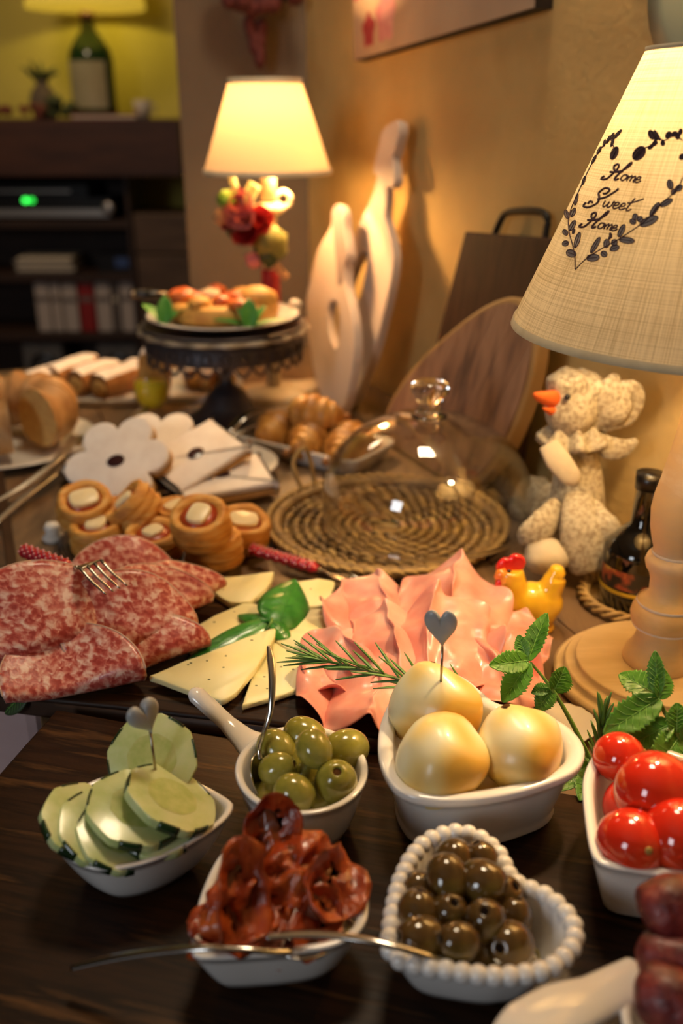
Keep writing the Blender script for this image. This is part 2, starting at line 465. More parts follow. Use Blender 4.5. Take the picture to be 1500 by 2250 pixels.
ob('pages', box(-.127,.122,-.062,.058,.004,.014), 'paper', t, smooth=False)

# ---- on the pillar wall: hanging dried bouquet
mat('maroon', [(.03,.006,.006),(.13,.025,.025)], scale=45, rough=.8)
t = thing('dried_bouquet', 'dark maroon dried bouquet hanging head down on the pillar wall', 'bouquet', tuple(PY(560, 40, cy-.03)))
for k in range(46):
    a = rng.random()*2*PI; r = .075*math.sqrt(rng.random()); zz = rng.random()
    ob('dried_bloom', ball(.016,.013,.016,9,6,.35,2.2,k), 'maroon', t, loc=(r*math.cos(a)*1.05, -.012-.02*rng.random(), .075 - abs(math.sin(a))*.02 + .06*(zz-.7)))
for k in range(14):
    x = (rng.random()-.5)*.028
    z0 = -.01-.06*k/14
    ob('dried_bloom', ball(.011,.010,.016,8,6,.35,2,k), 'maroon', t, loc=(x*(1-k/18)+.004, -.010, z0))

# ---- picture on the long wall
pl = W(807,135,.0); pr = W(1215,20,.0)
ux = (pl-pr)/np.linalg.norm(pl-pr); uy = np.cross(WN, ux); uy = uy if uy[2] > 0 else -uy
def wallpt(u, v, o): return pr + u*ux + v*uy + o*WN
Lp = np.linalg.norm(pl-pr); Hp = .30
def wbox(u0,u1,v0,v1,o0,o1): return [wallpt(u,v,o) for o in (o0,o1) for v in (v0,v1) for u in (u0,u1)], box(0,1,0,1,0,1)[1]
mat('canvas_print', [(.36,.24,.16),(.50,.36,.24),(.27,.15,.11)], scale=3.5, detail=3, rough=.8)
mat('canvas_side', (.02,.013,.01), rough=.8)
mat('print_pink', [(.45,.10,.14),(.65,.35,.33)], scale=25, rough=.8)
mat('print_red', [(.25,.02,.03),(.42,.06,.08)], scale=25, rough=.8)
t = thing('canvas_picture', 'canvas print of pink roses on boards hanging crooked on the ochre wall', 'picture', tuple(pr))
ob('canvas', wbox(0,Lp,0,Hp,.001,.022), 'canvas_side', t, world=True, smooth=False)
ob('printed_face', wbox(.001,Lp-.001,.001,Hp-.001,.0225,.0232), 'canvas_print', t, world=True, smooth=False)
for (u,v,r,m_) in ((Lp*.76,.045,.032,'print_pink'),(Lp*.88,.035,.022,'print_red'),(Lp*.50,.115,.045,'print_pink'),(Lp*.80,.14,.05,'print_red'),(Lp*.95,.11,.03,'print_red'),(Lp*.35,.18,.05,'print_pink'),(Lp*.65,.20,.05,'print_red')):
    o_ = []; n = 22
    for j in range(n):
        rr = r*(1+.16*math.sin(5*2*PI*j/n)); o_.append(wallpt(u+rr*math.cos(2*PI*j/n), v+rr*math.sin(2*PI*j/n), .0236))
    ob('printed_rose', (o_, [tuple(range(n))]), m_, t, world=True, smooth=False)
# ---- pale plate hung high on the wall by the lamp
pc = W(1580,-45,.012)
mat('sage_ceramic', (.33,.36,.27), rough=.35)
t = thing('wall_plate', 'pale sage plate hung on the wall above the linen lamp', 'plate', tuple(pc))
Mx = rot_to(WN)
ob('plate_body', xf(lathe([(0,0),(.03,0),(.055,.006),(.072,.012),(.073,.014),(.055,.010),(.03,.004),(0,.004)], 40), Mx), 'sage_ceramic', t)
ob('hanger', xf(tube([(0,.02,-.004),(0,.05,-.004)], .002, 6), Mx), 'alu', t)

# ================================================================== shared shape makers
def plate2d(outer, holes=(), thick=.01, bevel=.0015):
    """flat board of any outline with holes, centred on z = 0 (vertices, faces)"""
    c = bpy.data.curves.new('tmp', 'CURVE'); c.dimensions = '2D'; c.fill_mode = 'BOTH'
    c.extrude = max(thick/2 - bevel, 1e-5); c.bevel_depth = bevel; c.bevel_resolution = 1
    for pts in [outer, *holes]:
        s = c.splines.new('POLY'); s.points.add(len(pts)-1); s.use_cyclic_u = True
        for q, p in zip(s.points, pts): q.co = (float(p[0]), float(p[1]), 0, 1)
    o = bpy.data.objects.new('tmp', c); COL.objects.link(o)
    dg = bpy.context.evaluated_depsgraph_get()
    me = bpy.data.meshes.new_from_object(o.evaluated_get(dg))
    g = ([np.array(v.co) for v in me.vertices], [tuple(f.vertices) for f in me.polygons])
    bpy.data.objects.remove(o); bpy.data.curves.remove(c); bpy.data.meshes.remove(me)
    return g
class Plane:
    """leaning plane: A a point, h horizontal direction along it, lean angle back from upright"""
    def __init__(s, A, h, lean, away):
        s.A = np.array(A, float); h = np.array([h[0], h[1], 0.0]); s.h = h/np.linalg.norm(h)
        n = np.array([away[0], away[1], 0.0]); n -= np.dot(n, s.h)*s.h; n /= np.linalg.norm(n)
        s.u = math.sin(lean)*n + math.cos(lean)*np.array([0,0,1.0]); s.n = np.cross(s.h, s.u)
    def at(s, px, py):
        r = ray(px, py); t = np.dot(s.A - CAM, s.n)/np.dot(r, s.n); q = CAM + t*r - s.A
        return np.array([np.dot(q, s.h), np.dot(q, s.u)])
    def tr(s, pts): return [s.at(*p) for p in pts]
    def world(s, geo): return [s.A + v[0]*s.h + v[1]*s.u + v[2]*s.n for v in geo[0]], geo[1]
def leaf(L, Wd, curl=.2, cup=.25, nu=9, nv=14, serr=0.0, nser=9, point=1.0, wave=0.0, puff=0.0):
    """leaf along +Y from the stem at the origin, upper side +Z"""
    def fn(u, v):
        a = u*2-1
        w = Wd/2*(math.sin(PI*min(1,v*.97+.03)**.8)**.75)*(1-.25*v*point) if point <= .5 else Wd/2*1.62*(v*.97+.03)**.55*(1-v*.985)**.72
        if serr and abs(a) > .8: w *= 1 + serr*(1-((v*nser) % 1.0)*1.0)*math.sin(PI*v)
        x = a*w; y = L*v
        z = cup*abs(a)**1.6*w - curl*L*v*v + wave*L*math.sin(v*9+a*2)*abs(a)
        z += puff*Wd*(math.cos(v*22+abs(a)*5.0)*.5+.5)*(1-abs(a))*abs(a)*1.2
        return (x, y, z)
    return grid(fn, nu, nv)
def fork_geo(L, m=None): pass

# ================================================================== lamp by the corner
mat('petal_pink', [(.50,.07,.09),(.62,.24,.25)], scale=30, rough=.6)
mat('petal_red', [(.20,.002,.005),(.36,.008,.012)], scale=30, rough=.6)
mat('petal_coral', (.50,.035,.035), rough=.6)
mat('leaf_fresh', [(.05,.16,.015),(.12,.30,.03)], scale=25, rough=.5)
mat('leaf_dark', [(.012,.03,.008),(.03,.06,.015)], scale=25, rough=.55)
mat('lime_bloom', [(.12,.13,.025),(.24,.25,.06)], scale=60, rough=.7)
mat('pale_bud', [(.30,.36,.14),(.45,.47,.26)], scale=30, rough=.6)
mat('twig_tan', (.45,.26,.12), rough=.8)
YL = 1.465
def lz(py): return PY(583, py, YL)[2] - T
def lr(hw, py): return abs(PY(583+hw, py, YL)[0] - PY(583, py, YL)[0])
lx = PY(588, 378, YL)[0]
mat('lamp_cream', [(.55,.46,.30),(.70,.60,.42)], scale=30, rough=.55)
shade_mat('shade_warm', (.85,.60,.36), .05)
t = thing('corner_lamp', 'small lit lamp with plain cone shade and cream candle stem in the corner', 'lamp', (lx, YL, T))
zb, zt = lz(377), lz(179)
g, a, b = cone_shade(lr(139,378), lr(80,178), zb, zt, 56, 8)
sh = ob('lamp_shade', g, 'shade_warm', t)
for r_, z_, nm in ((lr(139,378), zb, 'lower_trim'), (lr(80,178), zt, 'upper_trim')):
    ob(nm, loft([[(q*math.cos(2*PI*j/56), q*math.sin(2*PI*j/56), z) for j in range(56)] for q, z in ((r_+.0012,z_-.003),(r_+.0012,z_+.004),(r_-.001,z_+.004),(r_-.001,z_-.003),(r_+.0012,z_-.003))], False, False), 'lamp_cream', sh)
k = lr(18,400)
ob('candle_tube', lathe([(0,lz(440)),(k,lz(440)),(k*.95,lz(372)),(k*1.1,lz(370)),(k*1.1,lz(366)),(0,lz(366))], 20), 'lamp_cream', t)
ob('drip_cup', lathe([(0,lz(472)),(k*1.3,lz(472)),(k*2.1,lz(462)),(k*2.0,lz(450)),(k,lz(446)),(0,lz(446))], 24), 'lamp_cream', t)
ob('stem', lathe([(0,.02),(.012,.02),(.010,.06),(.018,.08),(.010,.10),(.012,lz(560)),(.02,lz(530)),(.011,lz(500)),(.012,lz(472)),(0,lz(472))], 20), 'lamp_cream', t)
ob('red_stem', lathe([(.0128,lz(690)),(.0145,lz(680)),(.0138,lz(600)),(.0128,lz(590))], 20, False, False), 'petal_red', t)
ob('base', lathe([(0,0),(.05,0),(.052,.008),(.04,.014),(.02,.022),(0,.022)], 30), 'lamp_cream', t)
q = lr(16,440)
ob('scroll_handle', tube([(k+q*.9+q*math.cos(s), 0, lz(438)+q*math.sin(s)) for s in np.linspace(PI*1.1, PI*3.0, 22)], k*.33, 8), 'lamp_cream', t)
ob('bulb_glass', lathe([(0,lz(366)),(.010,lz(366)+.004),(.022,lz(366)+.035),(.018,lz(366)+.052),(0,lz(366)+.06)], 16), 'lamp_cream', t)
bulb('corner_lamp_bulb', t, (0,0,zt-.040), 12.0, (1.0,.60,.25), .012)
bulb('corner_wall_fill', t, (0.03,-.02,zb+.004), 2.9, (1.0,.58,.22), .02)  # added fill under the shade to light the wall, not a second bulb

# posy tied to the lamp stem
YP = YL-.04
t = thing('flower_posy', 'posy of pink and red artificial flowers tied to the corner lamp', 'flowers', tuple(PY(560, 560, YP)))
o0 = np.array(t.location)
def rel(px, py, y=YP): return PY(px, py, y) - o0
def bloom(parent, px, py, r, m, n=9, y=YP):
    gs = []
    for ring, (cnt, tilt, sc) in enumerate(((5,.25,1.0),(5,.7,.85),(3,1.1,.6))):
        for k in range(cnt):
            gp = leaf(r*sc, r*1.25*sc, -.3, .35, 5, 6, point=-.6)
            M_ = Matrix.Rotation(2*PI*k/cnt + ring*.6, 4, 'Z') @ Matrix.Rotation(tilt, 4, 'X')
            gs.append(xf(gp, M_))
    gg = join(*gs)
    ax = Vector((-.35+.4*rng.random(), -1, .35)).normalized()
    ob('bloom', xf(gg, rot_to(ax)), m, parent, loc=rel(px,py,y))
bloom(t, 527, 452, .026, 'petal_pink'); bloom(t, 519, 478, .022, 'petal_pink'); bloom(t, 540, 482, .022, 'petal_pink', y=YP-.01)
bloom(t, 545, 510, .028, 'petal_red', y=YP-.006); bloom(t, 574, 488, .026, 'petal_coral', y=YP-.004); bloom(t, 503, 492, .014, 'petal_red')
for (px,py,r,m_) in ((500,438,.013,'leaf_fresh'),(524,505,.014,'leaf_dark'),(592,532,.022,'lime_bloom'),(604,545,.016,'lime_bloom'),(586,515,.016,'lime_bloom'),(488,478,.011,'twig_tan'),(558,572,.011,'petal_pink'),(590,562,.014,'leaf_dark')):
    ob('bloom', ball(r*1.2,r,r,12,8,.35,3,px), m_, t, loc=rel(px,py))
for (p_, rr, m_) in (([(505,376),(512,400),(520,425)],.005,'pale_bud'),([(560,405),(548,428),(536,450)],.009,'pale_bud'),([(565,540),(585,565),(598,585)],.009,'leaf_dark'),([(600,575),(615,595),(630,612)],.006,'twig_tan')):
    ob('stalk', tube(cat([rel(*q) for q in p_], 4), rr, 8), m_, t)
# ================================================================== boards leaning on the wall
mat('whitewash', [(.50,.40,.34),(.60,.50,.43)], scale=6, stretch=(3,1,1), detail=5, rough=.6)
mat('neck_shade', (.20,.16,.16), rough=.6)  # shade on the shorter goose's neck, put into the colour
def goose_board(name, lb, foot, lean, outer, hole, head, thick):
    A = P(*foot[:2]); A = WA + np.dot(A-WA, WD)*WD + foot[2]*WN; A[2] = T; pl_ = Plane(A, -WD, lean, -WN)
    o2 = cat(pl_.tr(outer), 3, True); h2 = cat(pl_.tr(hole), 3, True)
    lo = min(q[1] for q in o2)
    t = thing(name, lb, 'serving board', (A[0], A[1], T))
    sh = np.array([0, -lo + .001, 0]) * 0
    g = pl_.world(plate2d(o2, [h2], thick, .002))
    dz = T + .0005 - min(v[2] for v in g[0])
    g = ([v + np.array([0,0,dz]) for v in g[0]], g[1])
    ob('board', g, 'whitewash', t, world=True, smooth=False)
    g = pl_.world(plate2d(cat(pl_.tr(head), 3, True), (), thick+.0012, .001))
    ob('head_piece', ([v + np.array([0,0,dz]) for v in g[0]], g[1]), 'neck_shade' if 'shorter' in lb else 'whitewash', t, world=True, smooth=False)
goose_board('goose_board', 'taller whitewashed goose shaped board leaning on the ochre wall', (800, 862, .10), R(9.5),
    [(881,234),(887,252),(881,283),(872,312),(876,359),(870,378),(857,376),(856,409),(853,447),(862,482),(870,514),(872,545),(865,599),(849,668),(827,750),(799,820),(780,860),(760,850),(752,780),(752,694),(755,615),(766,567),(785,500),(800,462),(815,430),(832,390),(838,350),(830,345),(842,290),(850,258)],
    [(812,523),(815,548),(808,592),(799,627),(791,643),(778,632),(770,608),(780,574),(797,535)],
    [(881,234),(887,252),(881,283),(872,312),(860,320),(846,300),(850,258)], .014)
goose_board('goose_board', 'shorter goose shaped board with a shade-coloured neck in front of the taller one', (745, 925, .135), R(9),
    [(750,466),(761,482),(764,520),(772,574),(766,599),(767,646),(778,694),(785,741),(785,804),(767,900),(745,928),(723,899),(701,836),(688,757),(682,678),(692,624),(707,564),(736,514),(739,482)],
    [(731,681),(745,672),(755,694),(755,741),(747,782),(733,754),(728,713)],
    [(750,466),(761,482),(764,520),(772,574),(766,599),(764,630),(752,640),(748,590),(742,530),(739,482)], .014)
mat('paddle_wood', [(.014,.006,.004),(.045,.020,.012),(.022,.010,.006)], scale=9, stretch=(5,5,.7), detail=6, rough=.65, spec=.25, bump=.3)
mat('iron', (.012,.011,.010), rough=.5, metal=.6)
A = P(1060, 985); A = WA + np.dot(A-WA, WD)*WD + .048*WN; A[2] = T+.002
pb_ = Plane(A, -WD, R(6.0), -WN)
t = thing('paddle_board', 'dark wooden cutting board with an iron loop handle leaning on the wall', 'cutting board', tuple(A))
tl, tr_ = pb_.at(1035,513), pb_.at(1222,528)
bl = pb_.at(962,790); k = (tl[0]-bl[0])/(tl[1]-bl[1]); x0 = tl[0]-k*tl[1]
oo = [(x0,0),(tr_[0],0),(tr_[0],tr_[1]),((tl[0]+tr_[0])/2,(tl[1]+tr_[1])/2),(tl[0],tl[1])]
bev(ob('board', pb_.world(plate2d(oo, (), .018, .002)), 'paddle_wood', t, world=True, smooth=False), .001)
hp = cat(pb_.tr([(1086,516),(1095,495),(1106,474),(1120,466),(1150,463),(1180,464),(1196,470),(1203,484),(1200,505),(1197,524)]), 3)
ob('handle', tube(pb_.world(([(q[0],q[1],0) for q in hp], []))[0], .0042, 8), 'iron', t, world=True)
# round board
mat('round_wood', [(.20,.105,.065),(.33,.19,.12),(.23,.125,.08),(.10,.058,.045)], scale=7, stretch=(5.5,5.5,.8), detail=3, rough=.55)
mat('edge_wood', [(.34,.20,.07),(.44,.27,.10)], scale=12, rough=.55)
RO = [(1135,658),(1060,690),(960,772),(905,835),(866,900),(850,970),(870,1040),(930,1076),(1000,1080),(1070,1050),(1120,985),(1158,900),(1182,820),(1190,745),(1175,685)]
for k in range(30):
    A = P(1000, 1078); A = WA + np.dot(A-WA, WD)*WD + (.070+.004*k)*WN; A[2] = T+.003
    rb_ = Plane(A, (.42,-.9075), R(11), (.9075,.42))
    ro = cat(rb_.tr(RO), 4, True)
    ro = [np.array([q[0], max(q[1], .0008+.02*abs(q[0]-ro[0][0])**2)]) for q in ro]; lo = min(q[1] for q in ro); ro = [q - np.array([0, lo]) for q in ro]
    gap = min(np.dot(v - pb_.A, pb_.n) for v in rb_.world(([np.array([*q, 0]) for q in ro], []))[0])
    if gap > .022: break
print('round board shift', k, gap, A, [float(v) for v in np.ptp(np.array(ro), axis=0)])
t = thing('round_board', 'big round brown plank board leaning behind the glass dome', 'cutting board', (A[0], A[1], T))
def lift(g):
    return g
ob('rim_edge', lift(rb_.world(plate2d(ro, (), .020, .003))), 'edge_wood', t, world=True, smooth=False)
# face planks: strips across the board, cut to its outline
rc = np.mean(ro, axis=0); dirp = rb_.at(1150,680) - rb_.at(960,1060); dirp /= np.linalg.norm(dirp); prp = np.array([dirp[1], -dirp[0]])
ra = np.array(ccw(ro)); ins = offset(ra, .004)
def clip(poly, n, d):                      # keep points with n.p <= d
    out = []
    for i in range(len(poly)):
        a, b = poly[i-1], poly[i]; da, db = np.dot(n,a)-d, np.dot(n,b)-d
        if (da <= 0) != (db <= 0): out.append(a + (b-a)*da/(da-db))
        if db <= 0: out.append(b)
    return out
pr_ = [np.dot(prp, q-rc) for q in ins]; lo_, hi_ = min(pr_), max(pr_)
for k in range(6):
    a, b = lo_+(hi_-lo_)*k/6+.0005, lo_+(hi_-lo_)*(k+1)/6-.0005
    pg = clip(clip(list(ins), prp, np.dot(prp,rc)+b), -prp, -(np.dot(prp,rc)+a))
    if len(pg) > 2:
        ob('plank', rb_.world(([np.array([q[0],q[1],w]) for w in (.0095,.0118) for q in pg], loft([pg,pg])[1])), 'round_wood', t, world=True, smooth=False)

# ================================================================== cake stand with tart
base = P(487, 938); SX, SY = base[0]+.008, base[1]+.02
def sz(py): return PY(500, py, SY)[2]-T
def sr(hw, py): return abs(PY(500+hw, py, SY)[0]-PY(500, py, SY)[0])
mat('stand_metal', [(.045,.038,.045),(.10,.085,.09)], scale=25, rough=.45, metal=.5, bump=.3)
mat('stand_rim', [(.25,.20,.14),(.42,.36,.28)], scale=40, rough=.5, metal=.3)
SR = sr(172, 700); z1 = sz(712)-.004
t = thing('cake_stand', 'dark metal pedestal cake stand with pierced lace gallery', 'cake stand', (SX, SY, T))
ob('pedestal', lathe([(0,0),(.062,0),(.064,.006),(.058,.012),(.046,.018),(.036,.032),(.028,.046),(.020,.054),(.010,.060),(.007,.075),(.009,.085),(.006,.095),(.010,z1-.004),(.03,z1),(0,z1)], 32), 'stand_metal', t)
ob('tray_plate', lathe([(0,z1),(SR,z1),(SR+.006,z1+.006),(SR+.004,z1+.008),(SR-.002,z1+.003),(0,z1+.003)], 56), 'stand_metal', t)
hb = .048
gl = []
# gallery: ring band, posts and scalloped lower edge
def ringband(r, z0, z1_, th=.002, seg=72): return loft([[(q*math.cos(2*PI*j/seg), q*math.sin(2*PI*j/seg), z) for j in range(seg)] for q, z in ((r,z0),(r,z1_),(r-th,z1_),(r-th,z0),(r,z0))], False, False)
ob('gallery_band', ringband(SR, z1-.033, z1-.0005), 'stand_metal', t)
for k in range(28):
    a = 2*PI*k/28; a2 = a+PI/28
    pts = [((SR-.001)*math.cos(x), (SR-.001)*math.sin(x), z) for x, z in ((a,z1-.033),(a+.03,z1-.038),(a2-.04,z1-.044),(a2,z1-.046),(a2+.04,z1-.044),(a+2*PI/28-.03,z1-.038),(a+2*PI/28,z1-.033))]
    ob('lace_scallop', tube(cat(pts, 2), .0022, 6), 'stand_metal', t)
    ob('lace_ring', tube([((SR+.001)*math.cos(a2+.055*math.cos(s)), (SR+.001)*math.sin(a2+.055*math.cos(s)), z1-.022+.0075*math.sin(s)) for s in np.linspace(0,2*PI,11)], .0016, 5), 'stand_metal', t)
ob('rim_lip', loft([[((SR+.008+.003*math.cos(18*2*PI*j/108)+q[0])*math.cos(2*PI*j/108), (SR+.008+.003*math.cos(18*2*PI*j/108)+q[0])*math.sin(2*PI*j/108), z1+q[1]) for j in range(108)] for q in ((0,-.004),(0.001,.001),(-.006,.003),(-.006,-.001),(0,-.004))], False, False), 'stand_rim', t)
mat('porcelain', (.72,.69,.64), rough=.14, spec=.55, coat=.3)
t = thing('tart_plate', 'white plate under the savoury tart on the cake stand', 'plate', (SX, SY, T+z1+.0082))
zp = z1+.0082
ob('dish', lathe([(0,0),(SR*.6,0),(SR*.96,.010),(SR*.97,.012),(SR*.94,.012),(SR*.6,.003),(0,.003)], 56), 'porcelain', t)
mat('tart_crust', [(.42,.19,.035),(.62,.33,.07),(.50,.25,.05)], scale=30, rough=.6, bump=.3)
mat('tomato_roast', [(.45,.05,.01),(.62,.16,.02)], scale=20, rough=.35)
mat('cheese_toast', [(.75,.52,.28),(.85,.68,.46)], scale=20, rough=.45)
tz = T+zp+.0035
t = thing('savoury_tart', 'golden savoury tart topped with tomato and melted cheese', 'tart', (SX, SY, tz))
ob('crust', lathe([(0,0),(.060,0),(.076,.004),(.080,.014),(.077,.024),(.068,.028),(.03,.027),(0,.027)], 40), 'tart_crust', t)
for k in range(11):
    a = 2.4*k; r = .068*math.sqrt((k+.6)/11)
    m_ = ('tomato_roast','cheese_toast','tomato_roast','tart_crust')[k%4]
    g = ball(.018,.014,.009,14,8,.25,2,k)
    ob('topping', g, m_, t, loc=(r*math.cos(a), r*math.sin(a), .031), rot=(0,0,a))
ob('topping', ball(.028,.024,.020,16,10,.15,2,50), 'tart_crust', t, loc=(.052,-.018,.030))
ob('topping', ball(.024,.02,.014,16,10,.2,2,51), 'tomato_roast', t, loc=(-.055,-.01,.032))
def sprig(name, lb, loc, leaves, m='leaf_fresh', group=None, catg='herb'):
    t = thing(name, lb, catg, loc, group=group)
    for (L, w, az, tilt) in leaves:
        M_ = Matrix.Rotation(az, 4, 'Z') @ Matrix.Rotation(tilt, 4, 'X')
        solid(ob('leaf', xf(leaf(L, w, .15, .3, 7, 14), M_), m, t), .0005)
    return t
mat('leaf_mint', [(.03,.17,.014),(.08,.30,.03)], scale=25, rough=.45)
def plate_pt(px, py, z): q = P(px, py, z); return q
q = np.array([SX+.046, SY-.090, T+zp+.009]); sprig('mint_tip', 'mint leaves on the tart plate below the golden topping', tuple(q), [(.050,.030,1.45,.35),(.050,.030,-1.45,.35),(.040,.034,.1,1.25),(.038,.026,.7,1.0),(.038,.026,-.8,.9)], 'leaf_mint')
q = np.array([SX-.072, SY-.066, T+zp+.009]); sprig('mint_tip', 'mint leaves on the tart plate beside the tomato topping', tuple(q), [(.045,.030,1.0,.7),(.045,.030,-1.1,.7),(.04,.032,.0,1.2)], 'leaf_mint')
q = P(648, 678, zp+.009)
t = thing('cheese_dollop', 'white dollop of cheese at the edge of the tart plate', 'cheese', tuple(q))
ob('dollop', ball(.010,.010,.008,12,8,.2,2,3), 'porcelain', t, loc=(0,0,.006)); ob('leaf_bit', xf(leaf(.014,.008), TR((.006,.003,.010))), 'leaf_fresh', t)
# knife with black handle laid across behind the tart
t = thing('cake_knife', 'black handled knife resting on the cake stand rim', 'knife', tuple(PY(390, 648, SY+.09)))
q0, q1 = PY(285,646,SY+.06), PY(392,650,SY+.08)
o0_ = np.array(t.location)
ob('handle', tube([q0-o0_, (q0+q1)/2-o0_+np.array([0,0,.001]), q1-o0_], [(.008,.006),(.0095,.007),(.007,.005)], 10), 'black_gloss', t)
ob('rivet', ball(.003,.003,.003,8,6), 'alu', t, loc=q0-o0_+np.array([.006,-.006,.002]))
d_ = (q1-q0)/np.linalg.norm(q1-q0)
ob('blade', tube([q1-o0_, q1-o0_+d_*.05, q1-o0_+d_*.10], [(.0012,.009),(.0012,.009),(.0008,.002)], 6), 'alu', t)

# ================================================================== linen lamp with embroidery
LX, LY = .2555, .645
def az_(py):                                # height above the table of the lamp axis at picture row py
    h = CAM_H; c, s = math.cos(PITCH), math.sin(PITCH); k = (1125-py)/F_PX
    # (LY*s + dz*c) = k*(LY*c - dz*s)
    dz = (k*LY*c - LY*s)/(c + k*s); return h + dz
def pxm(px, py):                            # picture width to metres at the lamp
    dz = az_(py)-CAM_H; return px/F_PX*(LY*math.cos(PITCH) - dz*math.sin(PITCH))
mat('turned_wood', [(.60,.39,.15),(.74,.54,.26),(.66,.50,.30),(.86,.78,.62)], scale=9, stretch=(1,1,2.2), detail=6, rough=.5, bump=.25, bscale=60, ramp=[.3,.45,.58,.72])
mat('base_wood', [(.62,.45,.21),(.78,.60,.33)], scale=12, stretch=(1,6,1), detail=5, rough=.5, bump=.15)
lamp = thing('linen_lamp', 'large turned wooden lamp with embroidered linen shade', 'lamp', (LX, LY, T))
ob('base', lathe([(0,0),(.078,0),(.0815,.003),(.0815,.0075),(.078,.0105),(.0735,.0107),(.0735,.0145),(.0715,.0165),(.065,.0167),(.065,.0205),(.0635,.0222),(0,.0222)], 72), 'base_wood', lamp)
prof = [(1460,66),(1452,75),(1446,77),(1430,73),(1412,60),(1394,54),(1378,56),(1371,61),(1366,70),(1350,74),(1338,72),(1322,62),(1312,48),(1300,42),(1274,43),(1258,48),(1248,56),(1234,60),(1222,56),(1216,47),(1206,46),(1190,52),(1160,60),(1122,64),(1090,61),(1054,53),(1010,45),(970,38),(920,32),(870,30),(818,30),(760,30)]
pr2 = [(pxm(w,y), max(az_(y), .0223+.0001*i)) for i, (y, w) in enumerate(prof)]
ob('column', lathe([(0,.0222)] + pr2 + [(0, pr2[-1][1])], 48), 'turned_wood', lamp)
mat('white_rub', [(.70,.62,.50),(.82,.76,.66)], scale=60, rough=.7)
for y, w in ((1368,68.5),(1322,63.5),(1214,47.5)):
    ob('white_ring', xf(lathe([(pxm(w,y)*1.0,-.0012),(pxm(w,y)+.0006,0),(pxm(w,y)*1.0,.0012)], 48, False, False), TR((0,0,az_(y)))), 'white_rub', lamp)
SB, ST, RB, RT = .291, .466, .1355, .0640
shade_mat('shade_linen', (.80,.67,.43), .10, weave=True)
g, a, b = cone_shade(RB, RT, SB, ST, 144, 20)
shade = ob('lamp_shade', g, 'shade_linen', lamp); add_uv(shade, a, b)
def srad(z): return RB + (RT-RB)*(z-SB)/(ST-SB)
mat('hem_linen', [(.46,.36,.22),(.58,.47,.30)], scale=60, rough=.85)
hem = [(srad(SB)+.0008, SB-.001),(srad(SB+.004)+.0009, SB+.004),(srad(SB+.004)+.0003,SB+.004),(srad(SB)-.0012,SB-.001),(srad(SB)+.0008, SB-.001)]
ob('lower_hem', lathe(hem, 96, False, False), 'hem_linen', shade)
ob('upper_hem', lathe([(srad(ST)+.0006, ST-.002),(srad(ST)+.0008, ST+.0008),(srad(ST)-.0008,ST+.0008),(srad(ST)-.0008,ST-.002),(srad(ST)+.0006, ST-.002)], 96, False, False), 'hem_linen', shade)
ob('bulb_holder', lathe([(0,pr2[-1][1]),(.012,pr2[-1][1]),(.012,.36),(.0135,.372),(0,.372)], 20), 'white_rub', lamp)
ob('bulb_glass', lathe([(0,.372),(.010,.374),(.016,.392),(.012,.402),(0,.406)], 20), 'white_rub', lamp)
bulb('linen_lamp_bulb', lamp, (.0,0,.446), 7.5, (1.0,.70,.36), .015)
def on_shade(px, py, off=.0007):            # point of the shade seen at (px, py)
    r = ray(px, py); o = CAM - np.array([LX, LY, T])
    best = None
    m = (RT-RB)/(ST-SB); c0 = RB - m*SB
    # (ox+t rx)^2+(oy+t ry)^2 = (c0 + m(oz+t rz))^2
    A_ = r[0]**2+r[1]**2-(m*r[2])**2
    k0 = c0+m*o[2]
    B_ = 2*(o[0]*r[0]+o[1]*r[1]-k0*m*r[2]); C_ = o[0]**2+o[1]**2-k0**2
    D_ = B_*B_-4*A_*C_
    if D_ < 0: t = -B_/(2*A_)
    else: t = (-B_-math.sqrt(D_))/(2*A_)
    q = o + t*r
    rr = math.hypot(q[0], q[1]); n = np.array([q[0]/rr, q[1]/rr, -m]); n /= np.linalg.norm(n)
    return q + off*n, n
def stitch(name, pts, w, m, closed=False, n=4):
    """thread sewn on the shade through crop points (1150,230, 4.286x)"""
    q = cat([on_shade(1150+x/4.286, 230+y/4.286)[0] for x, y in pts], n, closed)
    if closed: q.append(q[0])
    return tube(q, w, 5)
mat('thread_dark', [(.06,.024,.028),(.11,.05,.05)], scale=300, rough=.8)
mat('thread_grey', [(.36,.26,.20),(.46,.35,.26)], scale=200, rough=.85)
emb = bpy.data.objects.new('embroidery', None); COL.objects.link(emb); emb.parent = lamp
def letter(name, strokes, w=.00075):
    g = join(*[stitch(name, s, w, None) for s in strokes]); return ob(name, g, 'thread_dark', emb)
def word(chars, x0, y0, dx, dy, sc):
    """strokes in a slanted em frame: u along the line, v up"""
    base = np.array([x0, y0]); ud = np.array([dx, dy])/math.hypot(dx, dy); vd = np.array([.50, -.87])
    for st_, adv in chars:
        letter('letter', [[base + sc*(u*ud + v*vd) for u, v in s] for s in st_], .00075 if st_ in (Hs[0], Ss[0]) else .00052)
        base = base + sc*adv*ud
Hs = ([[(-.35,.15),(-.45,-.1),(-.1,-.05),(.15,.45),(.30,1.0),(.15,1.25),(-.05,1.05),(.15,.75),(.55,.70),(.95,1.15),(1.05,1.5),(.95,1.45),(.75,.9),(.5,.2),(.55,-.02),(.75,.1)],[(-.1,.55),(.3,.6),(.75,.72)]], .85)
Ss = ([[(-.45,.1),(-.5,-.15),(-.15,-.2),(.25,.2),(.2,.6),(.0,.95),(.2,1.35),(.55,1.3),(.5,1.0),(.3,.95)],[(-.3,.05),(-.25,.25),(-.05,.2)],[(.15,.5),(.6,.75),(1.0,1.3),(1.05,1.5)]], .62)
